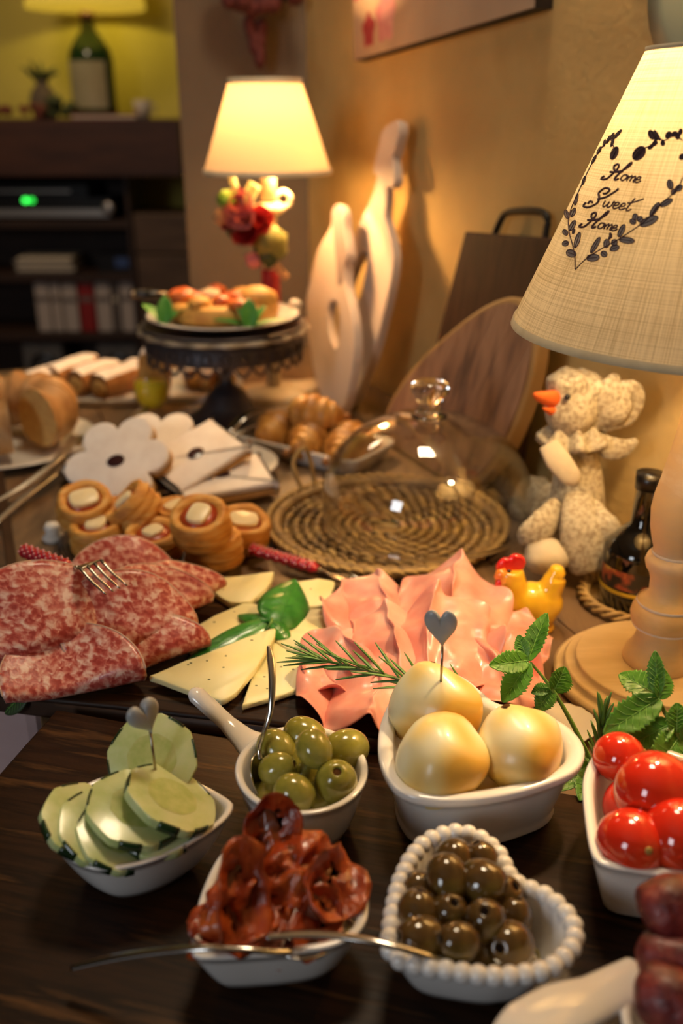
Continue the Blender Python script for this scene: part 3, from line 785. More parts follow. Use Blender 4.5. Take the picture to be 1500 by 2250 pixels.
o_ = ([[(.35,.5),(.12,.45),(.05,.15),(.2,.0),(.38,.12),(.42,.38),(.3,.48),(.5,.42)]], .45)
m_ = ([[(.05,.45),(.12,.0)],[(.1,.25),(.25,.5),(.32,.35),(.32,.0)],[(.33,.28),(.5,.5),(.58,.35),(.56,.05),(.68,.02)]], .62)
e_ = ([[(.08,.22),(.32,.3),(.3,.48),(.14,.45),(.06,.18),(.18,.0),(.36,.08),(.46,.2)]], .42)
w_ = ([[(.05,.48),(.08,.1),(.2,.02),(.32,.25),(.35,.45),(.36,.1),(.48,.02),(.62,.25),(.62,.5),(.72,.44)]], .68)
t_ = ([[(.30,1.0),(.18,.4),(.15,.08),(.28,.0),(.45,.15)],[(.0,.55),(.25,.62),(.75,.95),(.85,1.05)]], .45)
word([Hs,o_,m_,e_], 800, 700, 1, .14, 126)
word([Ss,w_,e_,e_,t_], 650, 950, 1, .16, 140)
word([Hs,o_,m_,e_], 590, 1150, 1, .16, 122)
def vine(pts, w=.0004): ob('vine', stitch('v', pts, w, None, n=5), 'thread_dark', emb)
vine([(492,1550),(490,1450),(470,1330),(440,1220),(430,1100),(450,1000),(490,900),(550,770),(620,620),(690,490),(760,390),(830,320)])
vine([(495,1555),(600,1450),(740,1360),(900,1270),(1080,1150),(1200,1050),(1290,940),(1390,860),(1470,760),(1500,690)])
vine([(830,330),(855,400),(860,470)]); vine([(1040,510),(1100,430),(1200,390),(1260,320),(1330,340),(1420,300),(1500,340)])
def petal_s(cx_, cy_, l, w, ang, fill='thread_grey'):
    ca, sa = math.cos(R(ang)), -math.sin(R(ang))
    out = [(cx_+ca*l*(1-math.cos(s))/2 - sa*w*math.sin(s)/2*.9, cy_+sa*l*(1-math.cos(s))/2 + ca*w*math.sin(s)/2*.9) for s in np.linspace(0, 2*PI, 13)[:-1]]
    v = [on_shade(1150+x/4.286, 230+y/4.286, .0004)[0] for x, y in out]
    lf = ob('leaf_patch', (v, [tuple(range(len(v)))]), fill, emb)
    ob('outline', join(stitch('o', out, .00030, None, True, 2), stitch('o', [(cx_,cy_),(cx_+ca*l*.8,cy_+sa*l*.8)], .00026, None)), 'thread_dark', lf)
for a in ((600,1450,120,75,5),(500,1420,95,75,160),(640,1400,170,50,60),(490,1350,150,50,72),(740,1390,60,60,-40),(780,1350,80,60,80),(820,1370,90,60,20),(850,1330,60,60,70),
          (905,1270,145,65,-8),(900,1250,130,55,65),(430,1300,60,55,200),(420,1230,60,50,130),(440,1190,110,50,60),(430,1080,90,45,110),(455,1060,90,45,65),(490,950,110,30,75),(560,760,90,26,70),(650,560,90,26,62),(700,470,80,30,60),
          (1100,1140,185,85,25),(1060,1120,60,55,150),(1050,1090,60,55,80),(1080,1100,55,55,40),(1195,1050,150,55,55),(1290,960,130,55,30),(1390,800,90,60,100),(1430,810,80,60,30),(1400,850,60,50,60),
          (760,400,70,24,75),(790,370,80,24,65),(820,340,80,24,60),(850,330,120,30,48),(830,400,80,24,70),(810,1270,50,25,60),(830,1260,50,25,100),(470,1220,50,25,70)):
    petal_s(*a)
for a in ((835,520,130,70,65),(1045,520,150,110,50),(1225,330,90,60,110),(1290,340,110,26,120),(1180,420,60,36,40),(1215,390,60,40,40),(1245,340,60,50,70),(1320,390,50,40,100),(1350,320,70,50,60),(1400,300,60,46,40),(1450,330,60,46,80),(1480,520,60,50,60),(1470,290,60,40,70)):
    petal_s(*a, fill='thread_dark')

# ================================================================== wicker tray and glass dome
TX, TY, TRR = .050, .945, .132
mat('wicker', [(.10,.055,.02),(.26,.16,.06),(.38,.24,.08)], scale=60, rough=.6)
mat('wicker_light', [(.28,.17,.055),(.46,.30,.10)], scale=60, rough=.6)
wk = thing('wicker_tray', 'round woven wicker tray under the glass dome', 'tray', (TX, TY, T))
ob('base_mat', lathe([(0,0.0),(TRR-.012,0),(TRR-.012,.003),(0,.003)], 48), 'wicker', wk)
gs, gl = [], []
for ri in range(9):                        # woven rounds, over and under the spokes
    r0 = .018 + ri*.0115; n = max(10, int(2*PI*r0/.014)); 
    for k in range(n):
        a0 = 2*PI*(k+.5*(ri%2))/n; a1 = a0 + 2*PI/n*1.15
        pts = [((r0+.0035*s)*math.cos(a0+(a1-a0)*s), (r0+.008*s)*math.sin(a0+(a1-a0)*s), .0045+.0035*math.sin(PI*s)) for s in np.linspace(0,1,5)]
        (gs if (k+ri)%3 else gl).append(tube(pts, [(.0026,.0012),(.004,.0016),(.0044,.0018),(.004,.0016),(.0026,.0012)], 5))
ob('weave', join(*gs), 'wicker', wk, kind='stuff')
ob('pale_weave', join(*gl), 'wicker_light', wk, kind='stuff')  # every third strand, in paler wicker
br = tube([( .040*0+(TRR-.010)*math.cos(s), (TRR-.010)*math.sin(s), .011) for s in np.linspace(0,2*PI,60)], .006, 8)
ob('rim_core', br, 'wicker', wk)
n = 64
g0 = tube(cat([(-.004,-.012,.004),(.002,-.006,.012),(.006,.004,.017),(.004,.016,.010)],3), interp([(.002,.0015),(.0036,.002),(.0036,.002),(.0018,.0012)],10), 6)
me = mk('rim_braid', g0, 'wicker_light')
for k in range(n):
    a = 2*PI*k/n; M_ = Matrix.Translation((TRR*.955*math.cos(a), TRR*.955*math.sin(a), 0)) @ Matrix.Rotation(a, 4, 'Z')
    o = ob('braid_strand', me, None, wk); o.matrix_local = M_
lp = [(-TRR*.75+.004, TRR*.62, .012),(-TRR*.78-.004,TRR*.68,.045),(-TRR*.72,TRR*.76,.062),(-TRR*.66,TRR*.80,.045),(-TRR*.62,TRR*.78,.012)]
ob('loop_handle', tube(cat(lp,5), .003, 6), 'wicker_light', wk)

def glass_mat(name, tint=(1,1,1)):
    m = bpy.data.materials.new(name); m.use_nodes = True; nt = m.node_tree; N = nt.nodes; L = nt.links
    N.remove(N['Principled BSDF']); out = N['Material Output']
    tr = N.new('ShaderNodeBsdfTransparent'); tr.inputs[0].default_value = (*tint, 1)
    gl = N.new('ShaderNodeBsdfGlossy'); gl.inputs['Roughness'].default_value = .02
    lw = N.new('ShaderNodeLayerWeight'); lw.inputs['Blend'].default_value = .5
    pw = N.new('ShaderNodeMath'); pw.operation = 'POWER'; pw.inputs[1].default_value = 3.2; L.new(lw.outputs['Facing'], pw.inputs[0])
    fr = N.new('ShaderNodeMath'); fr.operation = 'MULTIPLY_ADD'; fr.inputs[1].default_value = .9; fr.inputs[2].default_value = .075; L.new(pw.outputs[0], fr.inputs[0])
    mx = N.new('ShaderNodeMixShader'); L.new(fr.outputs[0], mx.inputs[0]); L.new(tr.outputs[0], mx.inputs[1]); L.new(gl.outputs[0], mx.inputs[2]); L.new(mx.outputs[0], out.inputs[0])
    MATS[name] = m
glass_mat('thin_glass', (.985,.975,.95))
m = bpy.data.materials.new('solid_glass'); m.use_nodes = True; pb = m.node_tree.nodes['Principled BSDF']
pb.inputs['Transmission Weight'].default_value = 1; pb.inputs['Roughness'].default_value = .02; pb.inputs['IOR'].default_value = 1.48; pb.inputs['Base Color'].default_value = (.98,.96,.92,1); MATS['solid_glass'] = m
DX, DY, DR = .092, .942, .1135
DZ = .0185
dm = thing('glass_dome', 'clear glass cake dome with a round knob on the wicker tray', 'glass dome', (DX, DY, T+DZ))
pf = [(DR*.985,0),(DR*.997,.012),(DR,.03)] + [(DR*math.cos(a), .03+.088*math.sin(a)) for a in np.linspace(.08, 1.42, 20)]
outp = pf; inp = [(max(r-.0028, .004), z-.0012 if i > 2 else z) for i, (r, z) in enumerate(pf)]
ob('bell', lathe(outp, 80, False, False), 'thin_glass', dm)
ob('inner_wall', lathe(inp, 80, False, False), 'thin_glass', dm)
ob('rim_bead', tube([(DR*.978*math.cos(s), DR*.978*math.sin(s), .0022) for s in np.linspace(0,2*PI,80)], .0024, 8), 'solid_glass', dm)
ztop = pf[-1][1]; kr = pf[-1][0]
ob('knob', lathe([(0,ztop-.003),(kr,ztop-.003),(kr+.002,ztop),(.0125,ztop+.004),(.0105,ztop+.009),(.013,ztop+.016),(.0195,ztop+.024),(.0205,ztop+.031),(.018,ztop+.036),(.008,ztop+.038),(0,ztop+.0375)], 40), 'solid_glass', dm)

# ================================================================== pastries on the far half of the table
def remesh(o, vox, it=3):
    m = o.modifiers.new('one_surface', 'REMESH'); m.mode = 'VOXEL'; m.voxel_size = vox; m.use_smooth_shade = True
    s = o.modifiers.new('soften', 'SMOOTH'); s.factor = .5; s.iterations = it; return o
mat('sugar_dust', [(.74,.66,.61),(.86,.80,.75)], scale=40, rough=.9)
mat('bake_gold', [(.36,.15,.03),(.58,.30,.07),(.66,.40,.13)], scale=45, rough=.65, bump=.4, bscale=120)
mat('bake_brown', [(.20,.075,.02),(.36,.16,.04)], scale=40, rough=.65, bump=.4, bscale=100)
mat('sponge', [(.50,.28,.08),(.64,.42,.14)], scale=90, rough=.8, bump=.5, bscale=160)
mat('bundt_skin', [(.30,.13,.035),(.46,.24,.08),(.58,.38,.20)], scale=28, rough=.7, bump=.3)
mat('jam_dark', (.035,.010,.012), rough=.2)
mat('biscuit', [(.44,.24,.08),(.56,.34,.13)], scale=60, rough=.75, bump=.3)
mat('cloth_cream', [(.50,.40,.27),(.62,.51,.36)], scale=14, rough=.9, bump=.3, bscale=300)

# cream runner under the cake stand
q = cat([P(*p)[:2] for p in [(255,985),(420,1010),(560,985),(640,900),(700,868),(690,845),(620,838),(450,858),(330,880)]], 5, True)
ob('table_runner', slab(q, T+.0003, T+.0016, .0005), 'cloth_cream', world=True)
setp(bpy.data.objects['table_runner'], 'cream cloth runner lying under the cake stand', 'cloth')

# added side table, made up to carry the bundt cake over a dark void
t = thing('added_side_table', 'added small dark side table beyond the long table under the bundt cake', 'table', (*(WA+.75*WD+.83*WN)[:2], 0))
ob('top', walong(.44, 1.15, .632, 1.05, T-.03, T), 'dark_wood', t, world=True, smooth=False)
for s in (.48, 1.11):
    for o_ in (.67, 1.01): ob('leg', walong(s-.02, s+.02, o_-.02, o_+.02, 0, T-.0301), 'dark_wood', t, world=True, smooth=False)
bc_ = P(22, 985)
t = thing('bundt_plate', 'white plate under the sliced bundt cake', 'plate', tuple(bc_))
ob('dish', lathe([(0,.001),(.08,.001),(.118,.012),(.120,.014),(.115,.014),(.08,.004),(0,.004)], 56), 'porcelain', t)
t = thing('bundt_cake', 'golden fluted bundt cake cut into slices', 'cake', (bc_[0], bc_[1], T+.0155))
def wedge(a0, a1, n=7):
    rings = []
    for k in range(n):
        a = a0+(a1-a0)*k/(n-1); fl = 1+.13*math.cos(12*a)
        ring = []
        for s in np.linspace(0, 2*PI, 18, endpoint=False):
            x = .062 + .034*math.cos(s)*(fl if math.cos(s) > -.3 else 1); z = .036 + .038*math.sin(s)*(fl if math.sin(s) > 0 else 1)
            z = max(z, 0.0); ring.append((x*math.cos(a), x*math.sin(a), z))
        rings.append(ring)
    return loft(rings)
nsl = 11
for k in range(nsl):
    a0 = 2*PI*k/nsl + .018; a1 = 2*PI*(k+1)/nsl - .018
    if k in (9,): continue
    o = ob('slice', wedge(a0, a1), 'bundt_skin', t, sharp=40)
    o.data.materials.append(MATS['sponge'])
    for f in o.data.polygons:
        if len(f.vertices) > 4: f.material_index = 1
# tongs over the bundt plate
mat('steel', (.62,.60,.57), rough=.16, metal=1.0)
mat('steel_dull', [(.30,.27,.23),(.48,.44,.38)], scale=50, rough=.32, metal=1.0)
def worldtube(name, pts, rad, m, parent, seg=8, n=6):
    c = cat(pts, n); return ob(name, tube(c, interp(rad, len(c)), seg), m, parent, world=True)
t = thing('serving_tongs', 'long dull metal serving tongs beside the bundt plate', 'tongs', tuple(P(110,1060)))
worldtube('arm', [P(-20,1108,.008),P(60,1060,.020),P(130,1005,.03),P(168,958,.032)], [(.004,.0015),(.006,.0015),(.006,.0015),(.010,.0015)], 'steel_dull', t)
worldtube('arm', [P(-10,1150,.006),P(50,1095,.012),P(120,1040,.016),P(190,985,.012),P(230,955,.010)], [(.004,.0015),(.006,.0015),(.006,.0015),(.010,.0015),(.014,.0012)], 'steel_dull', t)
ob('joint', ball(.006,.006,.006,10,8), 'steel', t, loc=P(148,1025,.022)-P(110,1060))
t = thing('cake_server', 'pierced metal cake server lying behind the flower biscuit', 'cake server', tuple(P(240,950)))
worldtube('handle', [P(330,890,.02),P(290,925,.022),P(250,950,.016)], [(.005,.002),(.006,.002),(.005,.002)], 'steel_dull', t)
ob('blade', ([p for z in (.0,.0015) for p in (P(255,945,.014+z),P(225,930,.012+z),P(170,965,.010+z),P(165,1000,.010+z),P(240,975,.012+z))], loft([[0]*5,[0]*5])[1]), 'steel_dull', t, world=True, smooth=False)

# pastry platter, strudel pieces
pp = P(330, 872)
t = thing('pastry_platter', 'long white platter behind holding sugar dusted strudel pieces', 'platter', tuple(pp))
ro_ = cat([P(*p)[:2]-pp[:2] for p in [(40,880),(200,895),(400,890),(510,880),(530,850),(500,832),(330,828),(120,838),(40,850)]], 5, True)
ob('dish', slab(ro_, .001, .009, .003), 'porcelain', t)
ob('rim', tube([np.array([*q, .0105]) for q in ro_+[ro_[0]]], .003, 6), 'porcelain', t)
def loaf(L, w, h, seed=0):
    rings = []
    for k in range(9):
        s = k/8; sc = .86+.14*math.sin(PI*s)**.5; ring = []
        for a in np.linspace(0, 2*PI, 20, endpoint=False):
            x = w/2*sc*math.copysign(abs(math.cos(a))**.7, math.cos(a)); z = h/2 + h/2*math.copysign(abs(math.sin(a))**.7, math.sin(a))*sc
            n_ = 1+.06*mnoise.noise(Vector((x*60, s*4, seed+z*60)))
            ring.append((x*n_, (s-.5)*L, max(z*n_, 0)))
        rings.append(ring)
    return loft(rings)
def dusted(o, top='sugar_dust', lim=.55):
    o.data.materials.append(MATS[top])
    for f in o.data.polygons:
        if f.normal.z > lim: f.material_index = 1
    return o
ST_ = [(112,862,.055,.085,.040,-.5,'strudel piece with a yellow filling at the bundt cake end of the platter'),(165,852,.05,.095,.046,-.5,'second dusted strudel piece from the bundt cake'),(212,858,.05,.09,.042,-.5,'middle dusted strudel piece on the platter'),(262,866,.05,.09,.042,-.5,'dusted strudel piece nearest the yellow pot'),
       (305,842,.06,.06,.035,.2,'flat dusted pastry behind the yellow pot'),(425,850,.040,.045,.034,.3,'dusted pastry cube beside the yellow pot'),(462,852,.03,.05,.030,-.2,'narrow cut pastry between two dusted cubes'),(498,850,.032,.045,.030,.4,'dusted pastry cube nearest the cake stand stem')]
for i, (px,py,w,L,h,rz,lb) in enumerate(ST_):
    q = P(px,py,.0095); t = thing('strudel_piece', lb, 'pastry', tuple(q), rz, 'dusted strudel pieces')
    dusted(ob('pastry_body', loaf(L, w*.80, h*1.1, i), 'bake_brown', t, sharp=60))
    ob('filling', xf(ball(w*.30, .004, h*.30, 12, 8), TR((0,-L/2,h*.48))), 'sponge', t)
t = thing('paper_napkin', 'folded cream paper napkin behind the cake stand foot', 'napkin', tuple(P(630,862)))
for k in range(3):
    ob('fold', ([np.array([*(p[:2]), T+.0018+.0022*k+z]) for z in (0,.0018) for p in (P(634+3*k,848),P(685+3*k,842),P(704,860),P(645+3*k,876))], loft([[0]*4,[0]*4])[1]), 'cloth_cream' if k != 2 else 'paper', t, world=True, smooth=False)
# lemon curd pot
q = P(338, 918)
t = thing('curd_glass', 'small footed glass of yellow lemon curd before the platter', 'glass', tuple(q))
ob('bowl', lathe([(.004,.012),(.016,.016),(.026,.030),(.028,.050),(.024,.066)], 28, False, False), 'thin_glass', t)
ob('foot', lathe([(0,0),(.02,0),(.018,.003),(.004,.006),(.004,.013),(0,.013)], 24), 'thin_glass', t)
mat('lemon_curd', [(.97,.74,.02),(.98,.80,.04)], scale=30, rough=.3, sss=.9, sssr=(1,.9,.2))
ob('curd', lathe([(0,.0155),(.014,.018),(.0238,.031),(.0255,.048),(.024,.056),(0,.057)], 28), 'lemon_curd', t)
t = thing('dusted_cube', 'tall dusted pastry cube standing behind the lemon curd', 'pastry', tuple(P(345,876,.0125)))
dusted(ob('pastry_body', loaf(.045,.048,.085,31), 'bake_gold', t, sharp=60))

# ---- biscuit plate
cp = P(378, 1048)
t = thing('biscuit_plate', 'oval white plate of jam biscuits behind the pastry cups', 'plate', tuple(cp))
ov = lambda r, z, k=.74: [(r*math.cos(a), r*k*math.sin(a), z) for a in np.linspace(0,2*PI,64,endpoint=False)]
ob('dish', loft([ov(.08,0), ov(.10,.003), ov(.134,.018), ov(.136,.020), ov(.132,.0205), ov(.10,.007), ov(.08,.0045)]), 'porcelain', t)
def biscuit(name, lb, loc, axis, roll, outline, group='jam biscuits'):
    t = thing(name, lb, 'biscuit', loc, 0, group)
    M_ = rot_to(axis, roll)
    ob('lower_biscuit', xf(slab(outline, 0, .009, .002), M_), 'biscuit', t)
    ob('jam_layer', xf(slab(offset(ccw(outline), .002), .009, .0105), M_), 'jam_dark', t)
    ob('sugared_top', xf(slab(outline, .0105, .0185, .0022), M_), 'sugar_dust', t)
    ob('jam_eye', xf(slab([(.011*math.cos(a), .008*math.sin(a)) for a in np.linspace(0,2*PI,24,endpoint=False)], .0187, .0196, .0004), M_), 'jam_dark', t)
    return t
fl = np.array([((.044+.020*abs(math.cos(3*a))**.65)*math.cos(a), (.044+.020*abs(math.cos(3*a))**.65)*math.sin(a)) for a in np.linspace(0,2*PI,72,endpoint=False)])
sq = np.array(cat([(-.05,-.035),(-.052,-.03),(-.052,.03),(-.05,.035),(.05,.035),(.052,.03),(.052,-.03),(.05,-.035)],3,True))
q = P(268,1030,.040); biscuit('flower_biscuit', 'flower shaped sugared biscuit with a dark jam eye facing front', tuple(q), (-.18,-.62,.76), .3, fl)
q = P(345,1005,.030); biscuit('flower_biscuit', 'flower shaped biscuit half hidden behind the front flower biscuit', tuple(q), (-.12,-.5,.85), .1, fl)
q = P(432,1020,.036); biscuit('square_biscuit', 'sugared square biscuit propped up on the plate', tuple(q), (.05,-.42,.9), .7, sq)
q = P(488,1072,.012); biscuit('square_biscuit', 'sugared square biscuit lying flat at the plate edge', tuple(q), (.02,-.16,1), .25, sq*1.05)
q = P(400,1050,.016); biscuit('square_biscuit', 'square biscuit underneath the pile on the oval plate', tuple(q), (.0,-.1,1), -.2, sq*.85)

# ---- puff pastry cups on a dark round board
vb = P(352, 1192)
bo = thing('pastry_board', 'dark round wooden board under the pastry cups', 'board', (vb[0], vb[1], T))
ob('board', lathe([(0,.0),(.103,0),(.106,.003),(.106,.007),(.103,.010),(0,.010)], 64), 'dark_wood', bo)
ob('rim_groove', tube([(.099*math.cos(s), .099*math.sin(s), .0102) for s in np.linspace(0,2*PI,64)], .0014, 6), 'dark_wood', bo)
mat('puff_gold', [(.44,.15,.018),(.66,.30,.05),(.72,.42,.13)], scale=45, stretch=(1,1,5), rough=.6, bump=.5, bscale=90)
mat('mozz', [(.76,.62,.34),(.84,.74,.50)], scale=30, rough=.35)
mat('tom_sauce', [(.32,.03,.008),(.45,.07,.015)], scale=60, rough=.3)
def puff(seed):
    rings = []; n = 36
    prof = [(.024,0),(.0275,.002)] + [(.0285+.0013*math.sin(k*2.1)+.0006*k*(.4-k/16), .004+.0028*k) for k in range(9)] + [(.0275,.031),(.024,.0325),(.0195,.031),(.017,.026),(.016,.018)]
    for r, z in prof:
        rings.append([((r*(1+.05*mnoise.noise(Vector((math.cos(a)*2, math.sin(a)*2, seed*5+z*90)))))*math.cos(a), (r*(1+.05*mnoise.noise(Vector((math.cos(a)*2, math.sin(a)*2, seed*5+z*90)))))*math.sin(a), z*(1+.10*mnoise.noise(Vector((math.cos(a), math.sin(a), seed*3.3))))) for a in np.linspace(0,2*PI,n,endpoint=False)])
    return loft(rings)
PF = [(472,1236,.0105,(0,0,1),'pastry cup lying under the one with square cheese'),(446,1176,.047,(-.03,-.38,.92),'pastry cup with square cheese facing front on top of the pile'),
      (530,1192,.0105,(.15,-.2,.97),'pastry cup with red sauce nearest the wicker tray'),(341,1222,.0105,(.02,-.12,.99),'pastry cup with sunken cheese behind the salami'),
      (222,1205,.0105,(-.05,-.08,1),'pastry cup topped by a flat cheese slab by the fork'),(190,1140,.030,(.1,-.35,.93),'tilted pastry cup with a cheese strip below the flower biscuit'),
      (318,1140,.036,(-.62,-.10,.72),'pastry cup tipped on its side before the biscuit plate'),(255,1168,.0105,(0,0,1),'pastry cup hidden low in the middle of the pile'),(395,1168,.0105,(0,0,1),'pastry cup behind the one with square cheese')]
for i, (px,py,z,ax,lb) in enumerate(PF):
    q = P(px,py,z); t = thing('puff_pastry_cup', lb, 'pastry', tuple(q), 0, 'puff pastry cups')
    M_ = rot_to(ax, i*1.3)
    ob('pastry_shell', xf(puff(i), M_), 'puff_gold', t)
    ob('tomato_filling', xf(lathe([(0,.02),(.0172,.022),(.0185,.0275),(.010,.0295),(0,.0295)], 20), M_), 'tom_sauce', t)
    c_ = .0088+.0018*(i%3)
    ob('cheese', xf(slab(np.array(cat([(-c_,-c_*.8),(-c_,c_*.8),(c_,c_*.85),(c_,-c_*.8)],5,True)), .027, .0335, .0022), M_), 'mozz', t)
t = thing('white_knob_rest', 'small white ceramic knob at the end of the pastry board', 'ceramic', tuple(P(118,1188)))
ob('knob', lathe([(0,0),(.010,0),(.012,.005),(.007,.010),(.009,.016),(.006,.021),(0,.022)], 20), 'porcelain', t)

# ---- croissant tray
c0, c1 = P(505,990), P(800,1062); hd = (c1-c0)/np.linalg.norm(c1-c0); vd_ = np.array([-hd[1], hd[0], 0])
LTr = .205
def ct(u, v, z): return c0 + u*hd + v*vd_ + np.array([0,0,z])
t = thing('croissant_tray', 'white rectangular porcelain tray of small croissants', 'tray', tuple(ct(LTr/2,.06,0)))
def rr(u0,u1,v0,v1,r,z):
    out = []
    for (cu,cv,a0) in ((u1-r,v1-r,0),(u0+r,v1-r,PI/2),(u0+r,v0+r,PI),(u1-r,v0+r,1.5*PI)):
        for a in np.linspace(a0,a0+PI/2,6): out.append(ct(cu+r*math.cos(a), cv+r*math.sin(a), z))
    return out
ob('dish', loft([rr(.012,LTr-.012,.010,.098,.012,.0), rr(.010,LTr-.010,.008,.10,.014,.003), rr(0,LTr,0,.11,.018,.022), rr(.0008,LTr-.0008,.0008,.1092,.018,.024), rr(.005,LTr-.005,.005,.105,.016,.0235), rr(.014,LTr-.014,.012,.096,.012,.006)]), 'porcelain', t, world=True)
mat('croissant', [(.28,.10,.018),(.52,.24,.045),(.64,.36,.10)], scale=35, rough=.45, bump=.3, ramp=[.3,.5,.7])
def croissant():
    pts, rad = [], []
    for k in range(31):
        s = k/30*2-1
        pts.append((.042*math.sin(s*1.1), .020*(1-math.cos(s*1.3)), .0))
        r = .021*(1-abs(s)**2.2)+.004; st_ = (abs(s)*3.6) % 1.0
        rad.append(r*(.86+.30*(1-st_)**.7))
    g = tube(pts, rad, 16); return ([(v[0],v[1],max(v[2],-.017)+.017) for v in g[0]], g[1])
cm = mk('croissant', croissant(), 'croissant')
tip = mk('toasted_tip', ball(.007,.005,.005,10,8), 'bake_brown')
CR = [((.045,.045),.3,.0065,'croissant at the tongs end of the tray'),((.085,.070),-.5,.0065,'croissant behind the middle of the tray'),((.108,.036),.4,.0065,'croissant in the front middle of the tray'),((.155,.068),-.2,.0065,'croissant behind at the dome end of the tray'),((.165,.038),.5,.0065,'croissant seen through the glass dome'),((.100,.060),.2,.037,'croissant lying on top of the others')]
for (u,v),rz,z,lb in CR:
    t = thing('croissant', lb, 'croissant', tuple(ct(u,v,z)), math.atan2(hd[1],hd[0])+rz+PI/2*(rz>.25), 'croissants on the white tray')
    ob('roll', cm, None, t); ob('toasted_tip', tip, None, t, loc=(.038,.022,.012)); ob('toasted_tip', tip, None, t, loc=(-.038,.022,.012))
t = thing('pastry_tongs', 'shiny steel tongs resting over the croissant tray end', 'tongs', tuple(P(520,950)))
worldtube('arm', [P(506,946,.028),P(530,920,.040),P(560,902,.046),P(600,896,.044),P(640,900,.036)], [(.007,.002),(.008,.002),(.008,.002),(.007,.002),(.006,.002)], 'steel', t)
worldtube('arm', [P(508,958,.024),P(540,940,.030),P(580,922,.034),P(630,915,.034)], [(.006,.002),(.007,.002),(.007,.002),(.006,.002)], 'steel', t)
ob('end_loop', ball(.008,.006,.006,10,8), 'steel', t, loc=P(507,950,.027)-P(520,950))

# ================================================================== cloth goose, hen, bottle
mat('gingham', [(.26,.21,.14),(.42,.36,.25),(.52,.46,.33)], scale=230, rough=.9, bump=.3, bscale=250, ramp=[.36,.5,.62], detail=3)
mat('linen_plain', [(.50,.42,.29),(.62,.54,.39)], scale=20, rough=.9, bump=.3, bscale=200)
mat('felt_orange', [(.62,.09,.008),(.74,.15,.015)], scale=40, rough=.9)
YG = .862
def G(px, py, dy=0): return PY(px, py, YG+dy)
gz = P(1250, 1245)
t = thing('cloth_goose', 'stuffed patterned cloth goose with orange beak sitting by the wall', 'stuffed goose', (G(1250,1240)[0], YG, T))
def bigball(px, py, dy, rx, ry, rz, nz=.12, seed=1):
    g = ball(rx, ry, rz, 20, 14, nz, 2.2, seed); c = G(px, py, dy); return [c + np.array(v) for v in g[0]], g[1]
def floor_clip(g): return [np.array([v[0], v[1], max(v[2], T+.0005)]) for v in g[0]], g[1]
body = join(bigball(1255,1180,.02,.040,.036,.055), bigball(1172,1125,.125,.030,.022,.045,.15,3), bigball(1212,1140,.085,.026,.035,.042,.1,9),
            tube(cat([G(1262,1150,.01),G(1268,1080,.01),G(1266,1010,.01),G(1258,940,0)],5), interp([.032,.027,.023,.020],16), 14))
remesh(ob('body', floor_clip(body), 'gingham', t, world=True), .0035)
head = join(bigball(1255,895,0,.026,.024,.030,.08,5), bigball(1280,855,.005,.022,.02,.018,.3,6), bigball(1248,845,0,.022,.02,.016,.2,8))
remesh(ob('head_scarf', head, 'gingham', t, world=True), .003)
bk = [G(1235,852,-.014), G(1163,858,-.028), G(1170,885,-.028), G(1232,880,-.016)]
beak = loft([[G(1238,850,-.020),G(1240,886,-.020),G(1232,912,-.006),G(1238,850,.012)], [G(1200,858,-.024),G(1204,884,-.024),G(1206,905,-.012),G(1200,858,.006)], [G(1164,858,-.022),G(1168,872,-.022),G(1170,884,-.014),G(1164,860,-.004)]])
bk_ = ob('beak', beak, 'felt_orange', t, world=True); subd(bk_, 2)
subd(ob('lower_beak', loft([[G(1232,885,-.018),G(1236,912,-.014),G(1228,918,-.004),G(1230,886,.008)], [G(1205,895,-.022),G(1212,915,-.016),G(1208,920,-.008),G(1206,896,.002)], [G(1180,890,-.020),G(1198,905,-.016),G(1200,908,-.010),G(1184,892,-.004)]]), 'felt_orange', t, world=True), 2)
ob('eye', ball(.003,.003,.003,10,8), 'black_gloss', t, loc=G(1246,872,-.022)-np.array(t.location))
def flap(name, pts, w, m, th=.006):
    c = cat(pts, 5); ob(name, tube(c, interp([(a, th) for a in w], len(c)), 10, upv=(0,-1,0)), m, t, world=True)
# collar, bows, wings, skirt, feet
ob('collar', floor_clip(join(*[([G(1258,965,0)+np.array([(.030+.006*math.sin(7*a))*math.cos(a)*s, (.028+.006*math.sin(7*a))*math.sin(a)*s, dz+.004*math.sin(7*a)]) for s, dz in ((.6,.012),(1,0),(1.02,-.006),(.6,.004)) for a in np.linspace(0,2*PI,42,endpoint=False)], loft([[0]*42]*4, False, False)[1])])), 'gingham', t, world=True)
flap('bow_loop', [G(1305,930,0),G(1345,905,-.01),G(1375,865,-.005),G(1390,880,0),G(1370,915,0),G(1320,940,0)], [.006,.016,.014,.012,.012,.005], 'gingham', .004)
flap('bow_tail', [G(1308,960,0),G(1340,985,-.006),G(1372,985,-.004),G(1398,968,0)], [.006,.012,.010,.003], 'gingham', .003)
flap('bow_tail', [G(1310,945,0),G(1330,890,-.01),G(1345,850,-.008),G(1352,825,0)], [.006,.014,.012,.004], 'gingham', .003)
flap('scarf_end', [G(1205,975,-.02),G(1225,1010,-.03),G(1255,1050,-.034),G(1262,1065,-.030)], [.010,.012,.010,.003], 'linen_plain', .003)
flap('wing', [G(1225,1110,-.028),G(1195,1150,-.044),G(1165,1175,-.046),G(1150,1190,-.040)], [.010,.016,.014,.006], 'gingham', .006)
flap('wing', [G(1290,1110,-.03),G(1305,1150,-.048),G(1318,1180,-.05),G(1310,1225,-.045)], [.012,.020,.022,.010], 'gingham', .009)
flap('skirt_fold', [G(1270,1090,-.03),G(1275,1150,-.050),G(1285,1210,-.056),G(1295,1248,-.056)], [.014,.020,.022,.018], 'gingham', .010)
